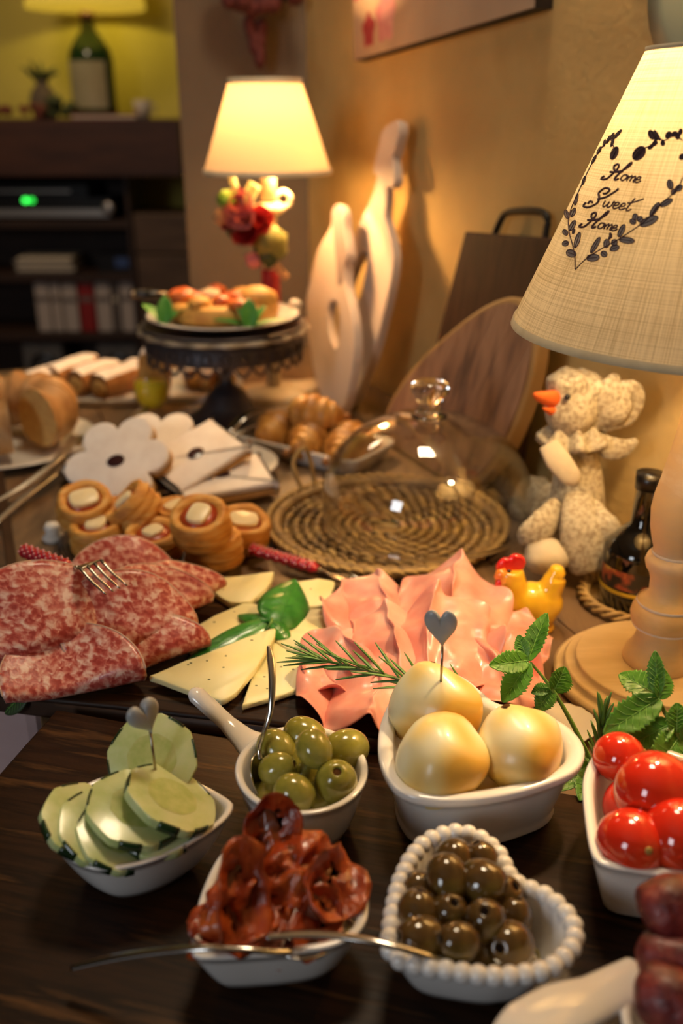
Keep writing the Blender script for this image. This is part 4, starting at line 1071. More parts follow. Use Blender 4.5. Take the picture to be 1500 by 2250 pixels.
for px in (1200,):
    g = floor_clip(bigball(px, 1222, -.050, .022, .02, .018, .12, px)); ob('foot', g, 'linen_plain', t, world=True)

mat('hen_yellow', [(.80,.42,.02),(.88,.55,.03),(.70,.28,.03)], scale=26, rough=.12, coat=.6, ramp=[.3,.5,.72])
mat('hen_red', (.62,.012,.012), rough=.15, coat=.5)
mat('hen_orange', (.70,.22,.03), rough=.15, coat=.5)
YH = .735
def Hn(px, py, dy=0): return PY(px, py, YH+dy)
hb_ = Hn(1170, 1385)
zlow = hb_[2]
t = thing('ceramic_hen', 'small glazed yellow ceramic hen with red comb', 'figurine', (hb_[0], YH, T))
def Hb(px, py, rx, ry, rz, dy=0):
    g = ball(rx, ry, rz, 18, 12); c = Hn(px, py, dy); return [c+np.array(v) for v in g[0]], g[1]
bd = join(Hb(1162,1335,.027,.020,.025), Hb(1130,1320,.016,.015,.020), Hb(1188,1325,.020,.016,.018), tube(cat([Hn(1128,1320),Hn(1122,1290),Hn(1120,1262),Hn(1120,1250)],4), interp([.018,.015,.013,.0115],13), 14),
          tube(cat([Hn(1185,1330),Hn(1205,1300),Hn(1220,1268),Hn(1224,1243)],4), interp([.016,.012,.010,.005],13), 14), Hb(1170,1375,.020,.018,.012))
bd = ([np.array([v[0],v[1],max(v[2],T+.0006)]) for v in bd[0]], bd[1])
remesh(ob('body', bd, 'hen_yellow', t, world=True), .0016, 4)
cb = plate2d(cat([(0,0),(.004,.007),(.009,.0075),(.013,.011),(.018,.0105),(.0215,.007),(.020,0),(.010,-.003)],3,True), (), .006, .002)
ob('comb', ([Hn(1094,1247)+np.array([v[0],v[2],v[1]]) for v in cb[0]], cb[1]), 'hen_red', t, world=True)
ob('wattle', ([Hn(1099,1284,-.006)+np.array(v) for v in ball(.005,.004,.007,12,8)[0]], ball(.005,.004,.007,12,8)[1]), 'hen_red', t, world=True)
ob('beak', tube([Hn(1108,1262,-.003),Hn(1095,1264,-.004),Hn(1087,1270,-.004)], [.007,.0055,.0015], 10), 'hen_orange', t, world=True)
ob('eye', ([Hn(1118,1255,-.0112)+np.array(v) for v in ball(.0022,.0012,.0016,10,6)[0]], ball(.0022,.0012,.0016,10,6)[1]), 'black_gloss', t, world=True)

mat('bottle_black', (.004,.0035,.003), rough=.06, spec=.6, coat=.4)
mat('gold_band', (.62,.42,.03), rough=.3, metal=.4)
mat('label_art', [(.012,.01,.008),(.30,.06,.02),(.5,.32,.05)], scale=60, rough=.4, ramp=[.5,.62,.7])
def bottle(name, lb, px, py, r, H):
    q = P(px, py, .0045); t = thing(name, lb, 'bottle', tuple(q))
    ob('glass_body', lathe([(0,0),(r*.92,0),(r,.004),(r,H*.42),(r*.96,H*.47),(r*.6,H*.57),(r*.36,H*.64),(r*.32,H*.9),(r*.36,H*.91),(r*.36,H),(0,H)], 40), 'bottle_black', t)
    ob('gold_stripe', lathe([(r*1.008,H*.155),(r*1.012,H*.16),(r*1.012,H*.178),(r*1.008,H*.183)], 40, False, False), 'gold_band', t)
    ob('label', ([(r*1.006*math.cos(a), r*1.006*math.sin(a), z) for z in (H*.20,H*.34) for a in np.linspace(PI*1.0,PI*1.8,18)], [(i,i+1,i+19,i+18) for i in range(17)]), 'label_art', t)
    ob('stopper', lathe([(r*.37,H*.9),(r*.38,H+.002),(0,H+.002)], 20), 'black_gloss', t)
bottle('dark_bottle', 'dark glass bottle with a gold stripe behind the linen lamp', 1390, 1322, .033, .128)
q = P(1390, 1322)
t = thing('wicker_coaster', 'twisted wicker ring holding the dark bottle', 'coaster', tuple(q))
for k in range(3):
    ob('twisted_strand', tube([((.047+.004*math.cos(9*s+2.1*k))*math.cos(s), (.047+.004*math.cos(9*s+2.1*k))*math.sin(s), .006+.0035*math.sin(9*s+2.1*k)) for s in np.linspace(0,2*PI,120)], .0022, 6), 'wicker_light', t)
ob('base_disc', lathe([(0,.0005),(.044,.0005),(.044,.004),(0,.004)], 32), 'wicker', t)
q = P(1545, 1400)
t = thing('red_jar', 'red lidded jar standing behind the linen lamp', 'jar', tuple(q))
ob('jar_body', lathe([(0,0),(.018,0),(.022,.01),(.022,.03),(.018,.036),(0,.036)], 24), 'hen_red', t); ob('lid', lathe([(0,.0362),(.019,.0362),(.019,.042),(.004,.046),(0,.05)], 24), 'porcelain', t)

# ================================================================== the two boards in front
Z1, Z2 = .022, .020
mat('board_dark', [(.006,.0022,.001),(.026,.010,.0035),(.009,.0035,.0015),(.13,.058,.018)], scale=7, stretch=(1,11,11), detail=8, rough=.46, spec=.16, bump=.25, bscale=14, ramp=[.28,.45,.56,.74], nrough=.62)
mat('board_side', [(.02,.009,.005),(.06,.027,.012)], scale=8, stretch=(1,4,4), detail=6, rough=.6, bump=.4)
def rect_board(name, lb, p0, p1, u0, u1, v0, v1, z):
    """board with its far (or near) edge through the pixels p0, p1; u along, v towards the back"""
    a, b = P(*p0, z), P(*p1, z); u = (b-a); u[2] = 0; u /= np.linalg.norm(u); v = np.array([-u[1], u[0], 0])
    ang = math.atan2(u[1], u[0])
    t = thing(name, lb, 'cutting board', (a[0], a[1], T), ang)
    out = cat([(u0,v0),(u0,v1),(u1,v1),(u1,v0)],1,True)
    pts = []
    for (q0,q1) in zip(out, out[1:]+out[:1]):
        for k in range(8): pts.append(q0+(q1-q0)*k/8 + np.array([.0006*math.sin(k*2.3), .0006*math.cos(k*3.1)]))
    return t, u, v, a, pts
a = P(124,1558,Z1); b = P(1215,1737,Z1)
fb, fu, fv, fa, pts = rect_board('front_board', 'thick dark wooden board carrying the small white bowls', (124,1558), (1215,1737), 0, .50, -.34, 0, Z1)
o = ob('board', slab(pts, .0005, Z1, .003), 'board_dark', fb, sharp=50)
ob('end_grain', ([(x, y, z) for x in (-.0008,-.0002) for y, z in ((-.33,.004),(-.004,.004),(-.004,Z1-.004),(-.33,Z1-.004))], loft([[0]*4,[0]*4])[1]), 'board_side', fb)
_a, _b = P(100,1533,Z2), P(829,1612,Z2); _u = (_b-_a)/np.linalg.norm(_b-_a); UBE = float(np.dot(P(1170,1560,Z2)-_a, _u)); print('UBE', UBE)
ub, uu, uv, ua, pts = rect_board('charcuterie_board', 'wooden board laid with salami cheese and mortadella', (100,1533), (829,1612), -.045, UBE, 0, .185, Z2)
ob('board', slab(pts, .0005, Z2, .003), 'board_dark', ub, sharp=50)
ob('front_face', ([(x, y, z) for y in (-.0008,-.0002) for x, z in ((-.04,.004),(UBE-.005,.004),(UBE-.005,Z2-.004),(-.04,Z2-.004))], loft([[0]*4,[0]*4])[1]), 'board_side', ub)

# chair beside the table
mat('pink_cloth', [(.50,.36,.36),(.62,.48,.48)], scale=10, rough=.9)
q = PY(10, 1600, .62)
t = thing('padded_chair', 'chair with a pale pink padded back beside the table', 'chair', (q[0]-.12, .66, 0))
zc = q[2]
bev(ob('back_pad', box(-.20,.145,-.02,.02,zc-.30,zc+.025), 'pink_cloth', t, smooth=False), .015, 3)
ob('seat', box(-.20,.145,-.02,-.40,.40,.45), 'pink_cloth', t, smooth=False)
for x in (-.185,.13):
    for y in (-.385,.0): ob('leg', box(x-.015,x+.015,y-.015,y+.015,0,.40 if y < -.1 else zc-.302), 'dark_wood', t, smooth=False)

# ================================================================== bowls
mat('bowl_white', [(.82,.79,.76),(.86,.83,.80)], scale=6, rough=.12, spec=.55, coat=.4)
def outline_of(px, z, n=72): return np.array(ccw(resample(np.array(cat([P(*p, z)[:2] for p in px], 6, True)), n, True)))
def bowl(name, lb, px, zr, zb, bsc, wall, curve=1.0, lip=0.0, extra=None, shift=(0,0)):
    out = outline_of(px, zr); c = out.mean(0)
    t = thing(name, lb, 'bowl', (c[0], c[1], T+zb))
    out = out - c; H = zr-zb; rings = []
    def rg(o, z): return [(x, y, z) for x, y in o]
    def sc(s): return bsc+(1-bsc)*s**curve
    rings.append(rg(out*sc(0)*.94, 0.0002)); rings.append(rg(out*sc(0), .003))
    top = .84 if lip else .97
    for s in np.linspace(.1, top, 7): rings.append(rg(out*sc(s)*(1-lip), H*s))
    if lip: rings += [rg(out*(1-lip*.15), H*.88), rg(out*1.0, H*.92)]
    rings += [rg(out, H-.0012), rg(offset(out,.0008), H-.0003), rg(offset(out,wall*.5), H), rg(offset(out,wall*.9), H-.0006)]
    inn = offset(out, wall)
    for s in np.linspace(.95, .12, 7): rings.append(rg(inn*(sc(s)*(1-lip*.9)), .004+(H-.004)*s))
    rings.append(rg(inn*sc(0)*.85, .004))
    ob('bowl_body', loft(rings), 'bowl_white', t)
    ob('foot_ring', loft([rg(out*sc(0)*k, z) for k, z in ((.80,.0001),(.86,.0001),(.88,.0015),(.80,.0015))]), 'bowl_white', t)
    return t, out+c, c
HEART = [(830,1637),(835,1590),(855,1540),(885,1502),(925,1478),(977,1471),(1024,1490),(1061,1520),(1091,1543),(1145,1552),(1197,1567),(1248,1595),(1279,1630),(1283,1665),(1257,1697),(1197,1722),(1127,1742),(1033,1756),(940,1756),(879,1738),(851,1708),(835,1674)]
heart_b, _, hc = bowl('heart_bowl', 'heart shaped white bowl of smoked cheese balls', HEART, .072, Z1, .80, .0065, 1.0, .045)
CUC = [(97,1825),(107,1785),(130,1757),(160,1735),(210,1710),(250,1698),(320,1693),(400,1702),(455,1726),(500,1752),(513,1768),(500,1794),(466,1823),(397,1864),(317,1896),(237,1910),(183,1902),(130,1872)]
cuc_b, _, cc = bowl('teardrop_bowl', 'teardrop shaped white bowl of cucumber slices', CUC, .062, Z1, .50, .004, .62)
OLV = [(662+147*math.cos(a), 1690-99*math.sin(a)) for a in np.linspace(0,2*PI,20,endpoint=False)]
olv_b, olo, oc = bowl('handled_bowl', 'round white bowl with a handle holding green olives', OLV, .065, Z1, .66, .0045, .7)
SUN = [(425,2100),(420,2060),(430,2000),(445,1950),(470,1895),(500,1855),(535,1832),(575,1822),(612,1819),(645,1825),(672,1842),(692,1862),(712,1878),(745,1893),(778,1916),(802,1948),(811,1985),(804,2025),(780,2055),(725,2080),(625,2096),(550,2102),(475,2106)]
sun_b, _, sc_ = bowl('heart_bowl', 'heart shaped white bowl of sun-dried tomatoes', SUN, .060, Z1, .62, .0045, .75)
BEAD = [(863,2098),(856,2072),(858,2044),(861,2016),(870,1969),(877,1941),(889,1913),(900,1890),(917,1867),(935,1848),(961,1836),(991,1827),(1024,1829),(1057,1841),(1082,1860),(1101,1883),(1112,1910),(1130,1936),(1159,1951),(1192,1962),(1222,1983),(1248,2011),(1262,2039),(1260,2072),(1243,2098),(1215,2121),(1180,2135),(1143,2140),(1106,2144),(1064,2142),(1024,2137),(982,2130),(940,2123),(900,2114)]
bead_b, bo_, bcn = bowl('heart_bowl', 'heart shaped white bowl with beaded rim holding dark olives', BEAD, .062, Z1, .58, .004, .7)
bp_ = resample(bo_, 40, True)
bm = mk('rim_bead', ball(.0050,.0050,.0048,16,10), 'bowl_white')
for q in bp_: ob('rim_bead', bm, None, bead_b, loc=(q[0]-bcn[0], q[1]-bcn[1], .062-Z1-.0005))
TOM = [(1367,1616),(1323,1634),(1295,1669),(1281,1707),(1280,1749),(1285,1800),(1294,1856),(1306,1886),(1332,1902),(1383,1912),(1453,1921),(1540,1922),(1640,1900),(1720,1850),(1740,1780),(1710,1710),(1650,1672),(1570,1660),(1500,1655),(1440,1630),(1400,1617)]
tom_b, _, tc_ = bowl('heart_bowl', 'heart shaped white bowl of cherry tomatoes', TOM, .070, Z1, .76, .006, 1.0, .0)
SAU = [(1560+198*math.cos(a), 2215-150*math.sin(a)) for a in np.linspace(0,2*PI,20,endpoint=False)]
sau_b, _, sac = bowl('handled_bowl', 'white handled bowl of small dark red sausages', SAU, .066, Z1, .66, .0045, .7)
def handle(parent, pts, w, m='bowl_white'):
    c = cat(pts, 6); ob('handle', tube(c, interp(w, len(c)), 16), m, parent, world=True)
handle(olv_b, [P(560,1640,.058),P(535,1622,.060),P(500,1590,.064),P(462,1555,.072),P(432,1527,.078),P(421,1519,.079)], [(.014,.006),(.009,.005),(.0062,.0046),(.0066,.0046),(.0066,.0046),(.003,.0025)])
handle(sau_b, [P(1410,2150,.058),P(1370,2165,.061),P(1310,2190,.066),P(1240,2218,.071),P(1170,2262,.073),P(1130,2300,.073),P(1105,2330,.072)], [(.012,.006),(.0115,.0055),(.0110,.005),(.0135,.005),(.0145,.005),(.012,.0045),(.005,.003)])

# ---- oil in the dark olive bowl
mat('olive_oil', (.22,.17,.03), rough=.04, spec=.6)
oi = offset(bo_, .006); oi = (oi-bcn)*.80+bcn
ob('olive_oil', ([(x,y,T+.040) for x,y in oi], [tuple(range(len(oi)))]), 'olive_oil', world=True)
setp(bpy.data.objects['olive_oil'], 'pool of golden oil around the dark olives', 'oil', kind='stuff')
oi = offset(olo, .006); oi = (oi-oc)*.84+oc

# ================================================================== food in the bowls
mat('olive_green', [(.19,.17,.022),(.30,.27,.04),(.38,.34,.08)], scale=55, rough=.18, coat=.5, sss=.15, sssr=(.5,.4,.1))
mat('olive_dark', [(.028,.013,.006),(.10,.052,.013),(.20,.13,.024)], scale=32, rough=.12, coat=.6)
mat('olive_pit', (.10,.04,.012), rough=.95, spec=.1)
mat('olive_pit_dark', (.008,.004,.003), rough=.95, spec=.1)
def olive(r, L, seed):
    pr = []
    for a in np.linspace(0, PI*.93, 16): pr.append((r*math.sin(a)**.92*(1+.04*math.cos(a)), -L*math.cos(a)))
    zt_ = pr[-1][1]; rt_ = pr[-1][0]
    pr += [(rt_*.82, zt_-.0006), (rt_*.72, zt_-.003), (rt_*.6, zt_-.006)]
    g = lathe(pr, 22)
    return [(v[0]*(1+.05*mnoise.noise(Vector((v[0]*90,v[1]*90,seed)))), v[1], v[2]) for v in g[0]], g[1]
def put_olives(kind, lst, m, pit, r, L, grp, labf):
    for i, (px,py,z,ax) in enumerate(lst):
        k = 1+.12*math.sin(i*2.7)
        q = P(px,py,z); t = thing(kind, labf[i], 'olive', tuple(q), 0, grp)
        M_ = rot_to(ax, i)
        ob('flesh', xf(olive(r*k, L*k, i), M_), m, t)
        ob('pit_hole', xf(ball(r*k*.42, r*k*.42, .0015, 10, 6), M_ @ Matrix.Translation((0,0,L*k*.80))), pit, t)
GO = [(607,1645,.062,(-.6,.5,.2)),(669,1618,.064,(-.8,.3,.3)),(690,1646,.078,(.55,-.75,-.45)),(759,1648,.062,(.8,.4,.1)),(610,1690,.062,(.75,-.1,.35)),(738,1718,.064,(.05,-.45,.9)),(647,1743,.064,(.85,-.35,-.25)),(672,1702,.052,(.3,.3,.8)),(700,1762,.050,(.5,.2,.5)),(660,1672,.055,(-.3,.8,.4)),(735,1675,.052,(.3,.8,.4)),(600,1745,.048,(.2,.3,.6))]
GL = ['green olive tucked against the spoon at the back','green olive at the back wall of its bowl','big green olive on top of the pile showing its stone end','green olive at the side away from the spoon','green olive lying across beside the spoon bowl','green olive standing with its pitted end up','pale green olive at the front of its bowl','green olive half buried in the middle','green olive low at the front rim','green olive under the top one','green olive deep behind the upright pitted one','green olive at the bottom under the spoon tip']
put_olives('green_olive', GO, 'olive_green', 'olive_pit', .0118, .0138, 'green olives', GL)
DO = [(994,1893,.062,(.4,.5,.6)),(982,1932,.068,(.1,-.6,-.5)),(1059,1893,.060,(-.3,.3,.8)),(1059,1940,.066,(.7,-.4,.2)),(924,1958,.058,(-.5,.2,.5)),(917,2013,.060,(.1,.4,.85)),(984,2006,.060,(.2,-.3,.9)),(1066,2024,.064,(-.15,-.35,.92)),(1100,1972,.058,(.5,-.2,.8)),(1127,2018,.056,(.2,.3,.9)),(926,2066,.060,(-.85,-.2,.4)),(1008,2068,.066,(-.85,-.25,.35)),(1120,2076,.056,(-.5,-.6,.5)),(1024,1978,.052,(.3,.2,.6)),(1061,2076,.050,(.3,-.3,.4)),(965,2045,.050,(.2,.5,.3)),(1085,1990,.048,(.2,.5,.3)),(950,1985,.050,(.2,.5,.6))]
DL = ['dark olive at the lobe end of the beaded heart','big dark olive on top with a blue glint','dark olive against the beaded rim near the cheese bowl','greenish dark olive beside the top one','reddish dark olive against the far side of the beaded bowl','green brown olive upright by the beaded side','small dark olive in the middle of the heart','dark olive showing a wide open pit hole','dark olive with a small hole below the notch','small greenish dark olive nearest the oil','dark olive beside the spoon handle','largest brown olive at the front lying on its side','dark olive above the spoon bowl','dark olive buried under the top ones','dark olive in shadow by the spoon','dark olive deep behind the largest brown one','dark olive under the notch of the heart','dark olive deep between the two upright ones']
put_olives('dark_olive', DO, 'olive_dark', 'olive_pit_dark', .0108, .0125, 'dark olives', DL)

# smoked cheese balls
mat('scamorza', [(.88,.80,.52),(.86,.66,.26),(.76,.44,.07)], scale=24, detail=1.0, rough=.34, coat=.12, sss=.2, sssr=(1,.7,.3), ramp=[.38,.50,.62])
def pear(r, seed):
    g = ball(r, r, r*.92, 28, 18, .08, 1.3, seed)
    out = []
    for v in g[0]:
        v = np.array(v); z = v[2]/r
        if z > .35: k = 1-.42*(z-.35)**1.0; v[0] *= k; v[1] *= k; v[2] *= 1.10
        v[0] += .10*r*math.sin(3*v[1]/r+seed); out.append(v)
    return out, g[1]
CB = [(957,1553,.078,.0290,(-.05,.25,.95),'smoked cheese ball pierced by the upright heart pick'),(968,1672,.072,.0285,(.85,-.35,.15),'smoked cheese ball at the front of the heart bowl'),(1140,1646,.072,.0278,(-.35,.35,.85),'smoked cheese ball in the other lobe of the heart bowl'),(1072,1700,.050,.022,(.1,.1,1),'smoked cheese ball mostly hidden below the other three')]
for i,(px,py,z,r,ax,lb) in enumerate(CB):
    q = P(px,py,z); t = thing('smoked_cheese_ball', lb, 'cheese', tuple(q), 0, 'smoked cheese balls')
    M_ = rot_to(ax, i*.8)
    ob('cheese_body', xf(pear(r, i+2), M_), 'scamorza', t)
    ob('stalk_scar', xf(ball(.003,.003,.0012,10,6,.3,2,i), M_ @ Matrix.Translation((.002,0,-r*.90 if i == 1 else r*1.0))), 'olive_pit', t)

# heart picks
mat('pick_blue', [(.30,.32,.34),(.42,.43,.44)], scale=50, rough=.38, coat=.15)
mat('pick_steel', (.42,.36,.26), rough=.25, metal=1.0)
def heart2d(w, h):
    out = []
    for a in np.linspace(0, 2*PI, 40, endpoint=False):
        x = 16*math.sin(a)**3; y = 13*math.cos(a)-5*math.cos(2*a)-2*math.cos(3*a)-math.cos(4*a)
        out.append((x/32*w, (y+17)/30*h))
    return out
def pick(lb, foot, top, heart_px, w, h, yaw, tilt, th):
    t = thing('heart_pick', lb, 'cocktail pick', tuple(foot), 0, 'heart topped picks')
    f = np.array(foot); d = np.array(top)-f
    ob('stick', tube([d*0, d*.5, d*1.0], .00085, 8), 'pick_steel', t)
    hh = np.array(heart2d(w, h)); hc_ = np.array([0, h*.52])
    g = loft([[(hc_[0]+(x-hc_[0])*k, z, hc_[1]+(y-hc_[1])*k) for x, y in hh] for k, z in [(math.cos(a)**.6 if a < 1.5 and a > -1.5 else .05, th*.5*math.sin(a)) for a in np.linspace(-1.52,1.52,11)]])
    M_ = Matrix.Translation(Vector([float(c) for c in d])) @ Matrix.Rotation(yaw, 4, 'Z') @ Matrix.Rotation(tilt, 4, 'Y') @ Matrix.Translation((0,0,-.0015))
    o = ob('heart_head', xf(g, M_), 'pick_blue', t); o.data.shade_smooth()
fq = P(968,1508,.100); tq = PY(972,1420,fq[1]+.002)
pick('grey heart pick stuck upright in a smoked cheese ball', fq, tq, None, .0205, .0275, R(-16), R(-6), .0055)
fq = P(345,1722,.070); tq = PY(330,1606,fq[1]+.004)
pick('grey heart pick standing in the cucumber slices', fq, tq, None, .0200, .0240, R(40), R(-14), .0085)

# cucumber slices
mat('cuc_flesh', [(.46,.56,.20),(.60,.67,.33),(.68,.72,.42)], scale=45, rough=.25, sss=.25, sssr=(.6,1,.3), coat=.2)
mat('cuc_seed', [(.42,.50,.15),(.58,.62,.26)], scale=140, rough=.25, sss=.2, sssr=(.6,1,.3))
mat('cuc_skin', [(.008,.028,.010),(.02,.06,.015)], scale=60, rough=.2, coat=.4)
def cucumber(lb, loc, ax, roll, r, th=.0052):
    t = thing('cucumber_slice', lb, 'cucumber', tuple(loc), 0, 'cucumber slices')
    M_ = rot_to(ax, roll)
    oc8 = lambda a: .955/math.cos(((a+PI/8) % (PI/4))-PI/8)*.55+.45
    out = np.array(ccw([(r*oc8(a)*math.cos(a), r*oc8(a)*math.sin(a)) for a in np.linspace(0,2*PI,64,endpoint=False)]))
    ob('flesh', xf(slab(out, -th/2, th/2, .0004), M_), 'cuc_flesh', t)
    for s in (1,-1):
        ob('seed_core', xf(([(.55*x, .55*y, s*(th/2+.00012)) for x, y in out], [tuple(range(64))]), M_), 'cuc_seed', t)
    for k in range(5):
        a0 = PI/4*(0,1,3,4,6)[k]-.22-PI/8+PI/8; a1 = a0+.44
        arc = [a0+(a1-a0)*j/5 for j in range(6)]
        V = [(q*r*oc8(a)*math.cos(a), q*r*oc8(a)*math.sin(a), z) for a in arc for q, z in ((.965,-th/2-.0002),(1.012,-th/2-.0002),(1.012,th/2+.0002),(.965,th/2+.0002))]
        ob('skin_strip', xf((V, loft([[0]*4]*6)[1]), M_), 'cuc_skin', t)
CU = [(335,1668,.079,(.05,-.72,.69),.2,.0262,'cucumber slice standing upright behind the others'),(375,1757,.073,(.506,.145,.93),.6,.0275,'thin edge-on cucumber slice below the heart pick'),(302,1778,.071,(.317,-.05,1.07),1.0,.0285,'broad cucumber slice lying uppermost in the bowl'),
      (184,1806,.067,(.5,-.1,.85),.1,.0245,'cucumber slice leaning on the wall at the blunt end'),(222,1822,.065,(.46,-.14,.88),.5,.0245,'cucumber slice second from the blunt end'),(262,1836,.063,(.40,-.12,.9),.9,.024,'cucumber slice third from the blunt end'),
      (345,1818,.062,(.1,-.1,1),.3,.0225,'cucumber slice just under the uppermost one'),(402,1796,.060,(.15,0,1),1.4,.018,'small cucumber slice towards the pointed end'),(300,1846,.056,(.0,-.05,1),.7,.019,'lowest cucumber slice at the front rim'),(215,1852,.054,(.1,0,1),.2,.017,'cucumber slice low under the leaning ones')]
for (px,py,z,ax,roll,r,lb) in CU: cucumber(lb, P(px,py,z), ax, roll, r)

# sun-dried tomatoes
mat('dried_tomato', [(.13,.012,.006),(.40,.055,.010),(.56,.13,.022)], scale=38, rough=.28, coat=.30, bump=.7, bscale=190)
mat('dried_inside', [(.10,.02,.008),(.26,.07,.02)], scale=90, rough=.25, coat=.4, bump=.5, bscale=140)
def driedtom(lb, loc, ax, roll, L, w, seed, sg=-1):
    t = thing('dried_tomato', lb, 'tomato', tuple(loc), 0, 'sun-dried tomatoes')
    def fn(u, v, k=1.0, dz=0):
        a = 2*PI*u; r = v*k
        x = L*r*math.cos(a); y = w*r*math.sin(a)
        e = 1+.16*mnoise.noise(Vector((math.cos(a)*1.7, math.sin(a)*1.7, seed*3)))
        z = sg*(.62*y*y/w + .30*x*x/L) + .34*w*mnoise.noise(Vector((x*120, y*120, seed))) + .20*w*mnoise.noise(Vector((x*330, y*330, seed))) + dz
        z += .20*w*r**2*math.sin(3*a+seed)
        return (x*e, y*e, z)
    nu, nv = 30, 9
    outer = [[fn(i/nu, max(j/(nv-1),.03)) for i in range(nu)] for j in range(nv)]
    inner = [[fn(i/nu, max(j/(nv-1),.03), .95, -.26*w*(1-.45*(j/(nv-1)))) for i in range(nu)] for j in range(nv-1,-1,-1)]
    M_ = rot_to(ax, roll)
    ob('skin', xf(loft(outer+inner), M_), 'dried_tomato', t)
    ob('seed_pulp', xf(([(v[0]*.70, v[1]*.62, v[2]*.5+(.06*w if sg > 0 else -.26*w)) for v in ball(L*.8, w*.8, w*.30, 20, 12, .9, 5.5, seed)[0]], ball(1,1,1,16,8)[1]), M_), 'dried_inside', t)
DT = [(592,1818,.083,(.15,-.80,.35),1.2,.023,.016,'dried tomato sticking up highest at the bowl back'),(655,1905,.080,(.25,-.55,.75),.5,.027,.018,'broad glossy dried tomato in the centre of the pile'),(520,1972,.078,(.55,-.60,.55),1.15,.029,.017,'long dried tomato slanting down showing its seeds'),
      (462,2000,.072,(-.6,-.4,.6),1.5,.028,.015,'dried tomato hanging out over the rim beside the spoon'),(722,1950,.068,(.5,-.35,.7),.2,.022,.018,'dark dried tomato at the notch side of the heart'),(630,1988,.066,(.1,-.5,.8),.4,.024,.018,'dried tomato below the broad glossy one'),
      (690,2030,.060,(.2,-.5,.8),.8,.021,.013,'small dried tomato next to the spoon bowl'),(580,2035,.064,(.0,-.4,.9),.0,.027,.016,'dried tomato at the front rim above the spoon handle'),(552,1885,.072,(-.3,-.5,.8),.3,.024,.017,'dried tomato under the highest one'),(515,2035,.060,(-.1,-.3,.9),.3,.025,.015,'dried tomato low at the pointed end of the heart'),(640,2038,.058,(.1,-.3,.9),.6,.022,.014,'dried tomato low beside the spoon bowl')]
for i,(px,py,z,ax,roll,L,w,lb) in enumerate(DT): driedtom(lb, P(px,py,z-.002), ax, roll, L*.92, w*.92, i+1, 1 if i in (0,2,4,6,9) else -1)

# cherry tomatoes
mat('tomato_red', [(.55,.012,.006),(.66,.030,.010),(.72,.07,.015)], scale=14, rough=.10, coat=.6, sss=.12, sssr=(1,.2,.1))
mat('tomato_scar', (.36,.22,.05), rough=.6)
CT = [(1360,1664,.074,.0150,(.75,-.2,.35),'cherry tomato at the upper lobe of its bowl'),(1436,1736,.082,.0212,(.8,.1,.5),'largest cherry tomato on top of the pile'),(1382,1772,.058,.0155,(.0,.5,.6),'cherry tomato in shadow under the largest one'),(1386,1852,.070,.0185,(.15,-.75,.45),'cherry tomato at the front showing its scar'),(1492,1840,.074,.0200,(.3,-.4,-.8),'orange-red cherry tomato cut by the picture edge'),(1450,1890,.050,.017,(.2,-.4,.8),'cherry tomato low between the two front ones'),(1520,1740,.062,.018,(.3,.4,.8),'cherry tomato half out of view behind the largest'),(1570,1800,.062,.018,(.3,.4,.8),'cherry tomato beyond the picture edge')]
for i,(px,py,z,r,ax,lb) in enumerate(CT[:7]):
    q = P(px,py,z); t = thing('cherry_tomato', lb, 'tomato', tuple(q), 0, 'cherry tomatoes')
    M_ = rot_to(ax, 0)
    ob('flesh', xf(ball(r, r, r*1.04, 32, 20, .03, 1.2, i), M_), 'tomato_red', t)
    ob('stem_scar', xf(ball(.0022,.0022,.0008,10,6), M_ @ Matrix.Translation((0,0,r*1.045))), 'tomato_scar', t)

# sausages
mat('sausage', [(.09,.008,.010),(.24,.030,.024),(.50,.17,.12)], scale=75, rough=.42, coat=.08, bump=.8, bscale=220, ramp=[.35,.55,.75])
def sausage(lb, a, b, r, seed):
    a = np.array(a); b = np.array(b); o0 = (a+b)/2
    t = thing('small_sausage', lb, 'sausage', tuple(o0), 0, 'small sausages')
    pts = [a+(b-a)*k/14 + np.array([0,0,.003*math.sin(PI*k/14)]) - o0 for k in range(15)]
    rad = [r*(max(1-abs(k/7-1)**4.5, .12))**.5 for k in range(15)]
    g = tube(pts, rad, 20)
    g = ([v*1.0 + .0012*np.array(mnoise.noise_vector(Vector(v*130)+Vector((seed,0,0)))) for v in g[0]], g[1])
    ob('casing', g, 'sausage', t)
    d = (b-a)/np.linalg.norm(b-a)
    ob('tied_end', tube([pts[-1], pts[-1]+d*.004], [.003,.0012], 8), 'sausage', t)
sausage('rounded sausage end highest in the handled bowl', P(1412,2022,.084), P(1530,1990,.088), .0150, 1)
sausage('long sausage across the middle of the handled bowl', P(1400,2105,.072), P(1560,2140,.074), .0128, 2)
sausage('mottled sausage lying lowest towards the handle', P(1398,2170,.072), P(1540,2245,.070), .0142, 3)
sausage('sausage between the highest and middle ones', P(1450,2085,.062), P(1590,2060,.066), .0130, 4)
sausage('sausage at the edge of the picture', P(1520,2180,.056), P(1640,2150,.058), .013, 5)

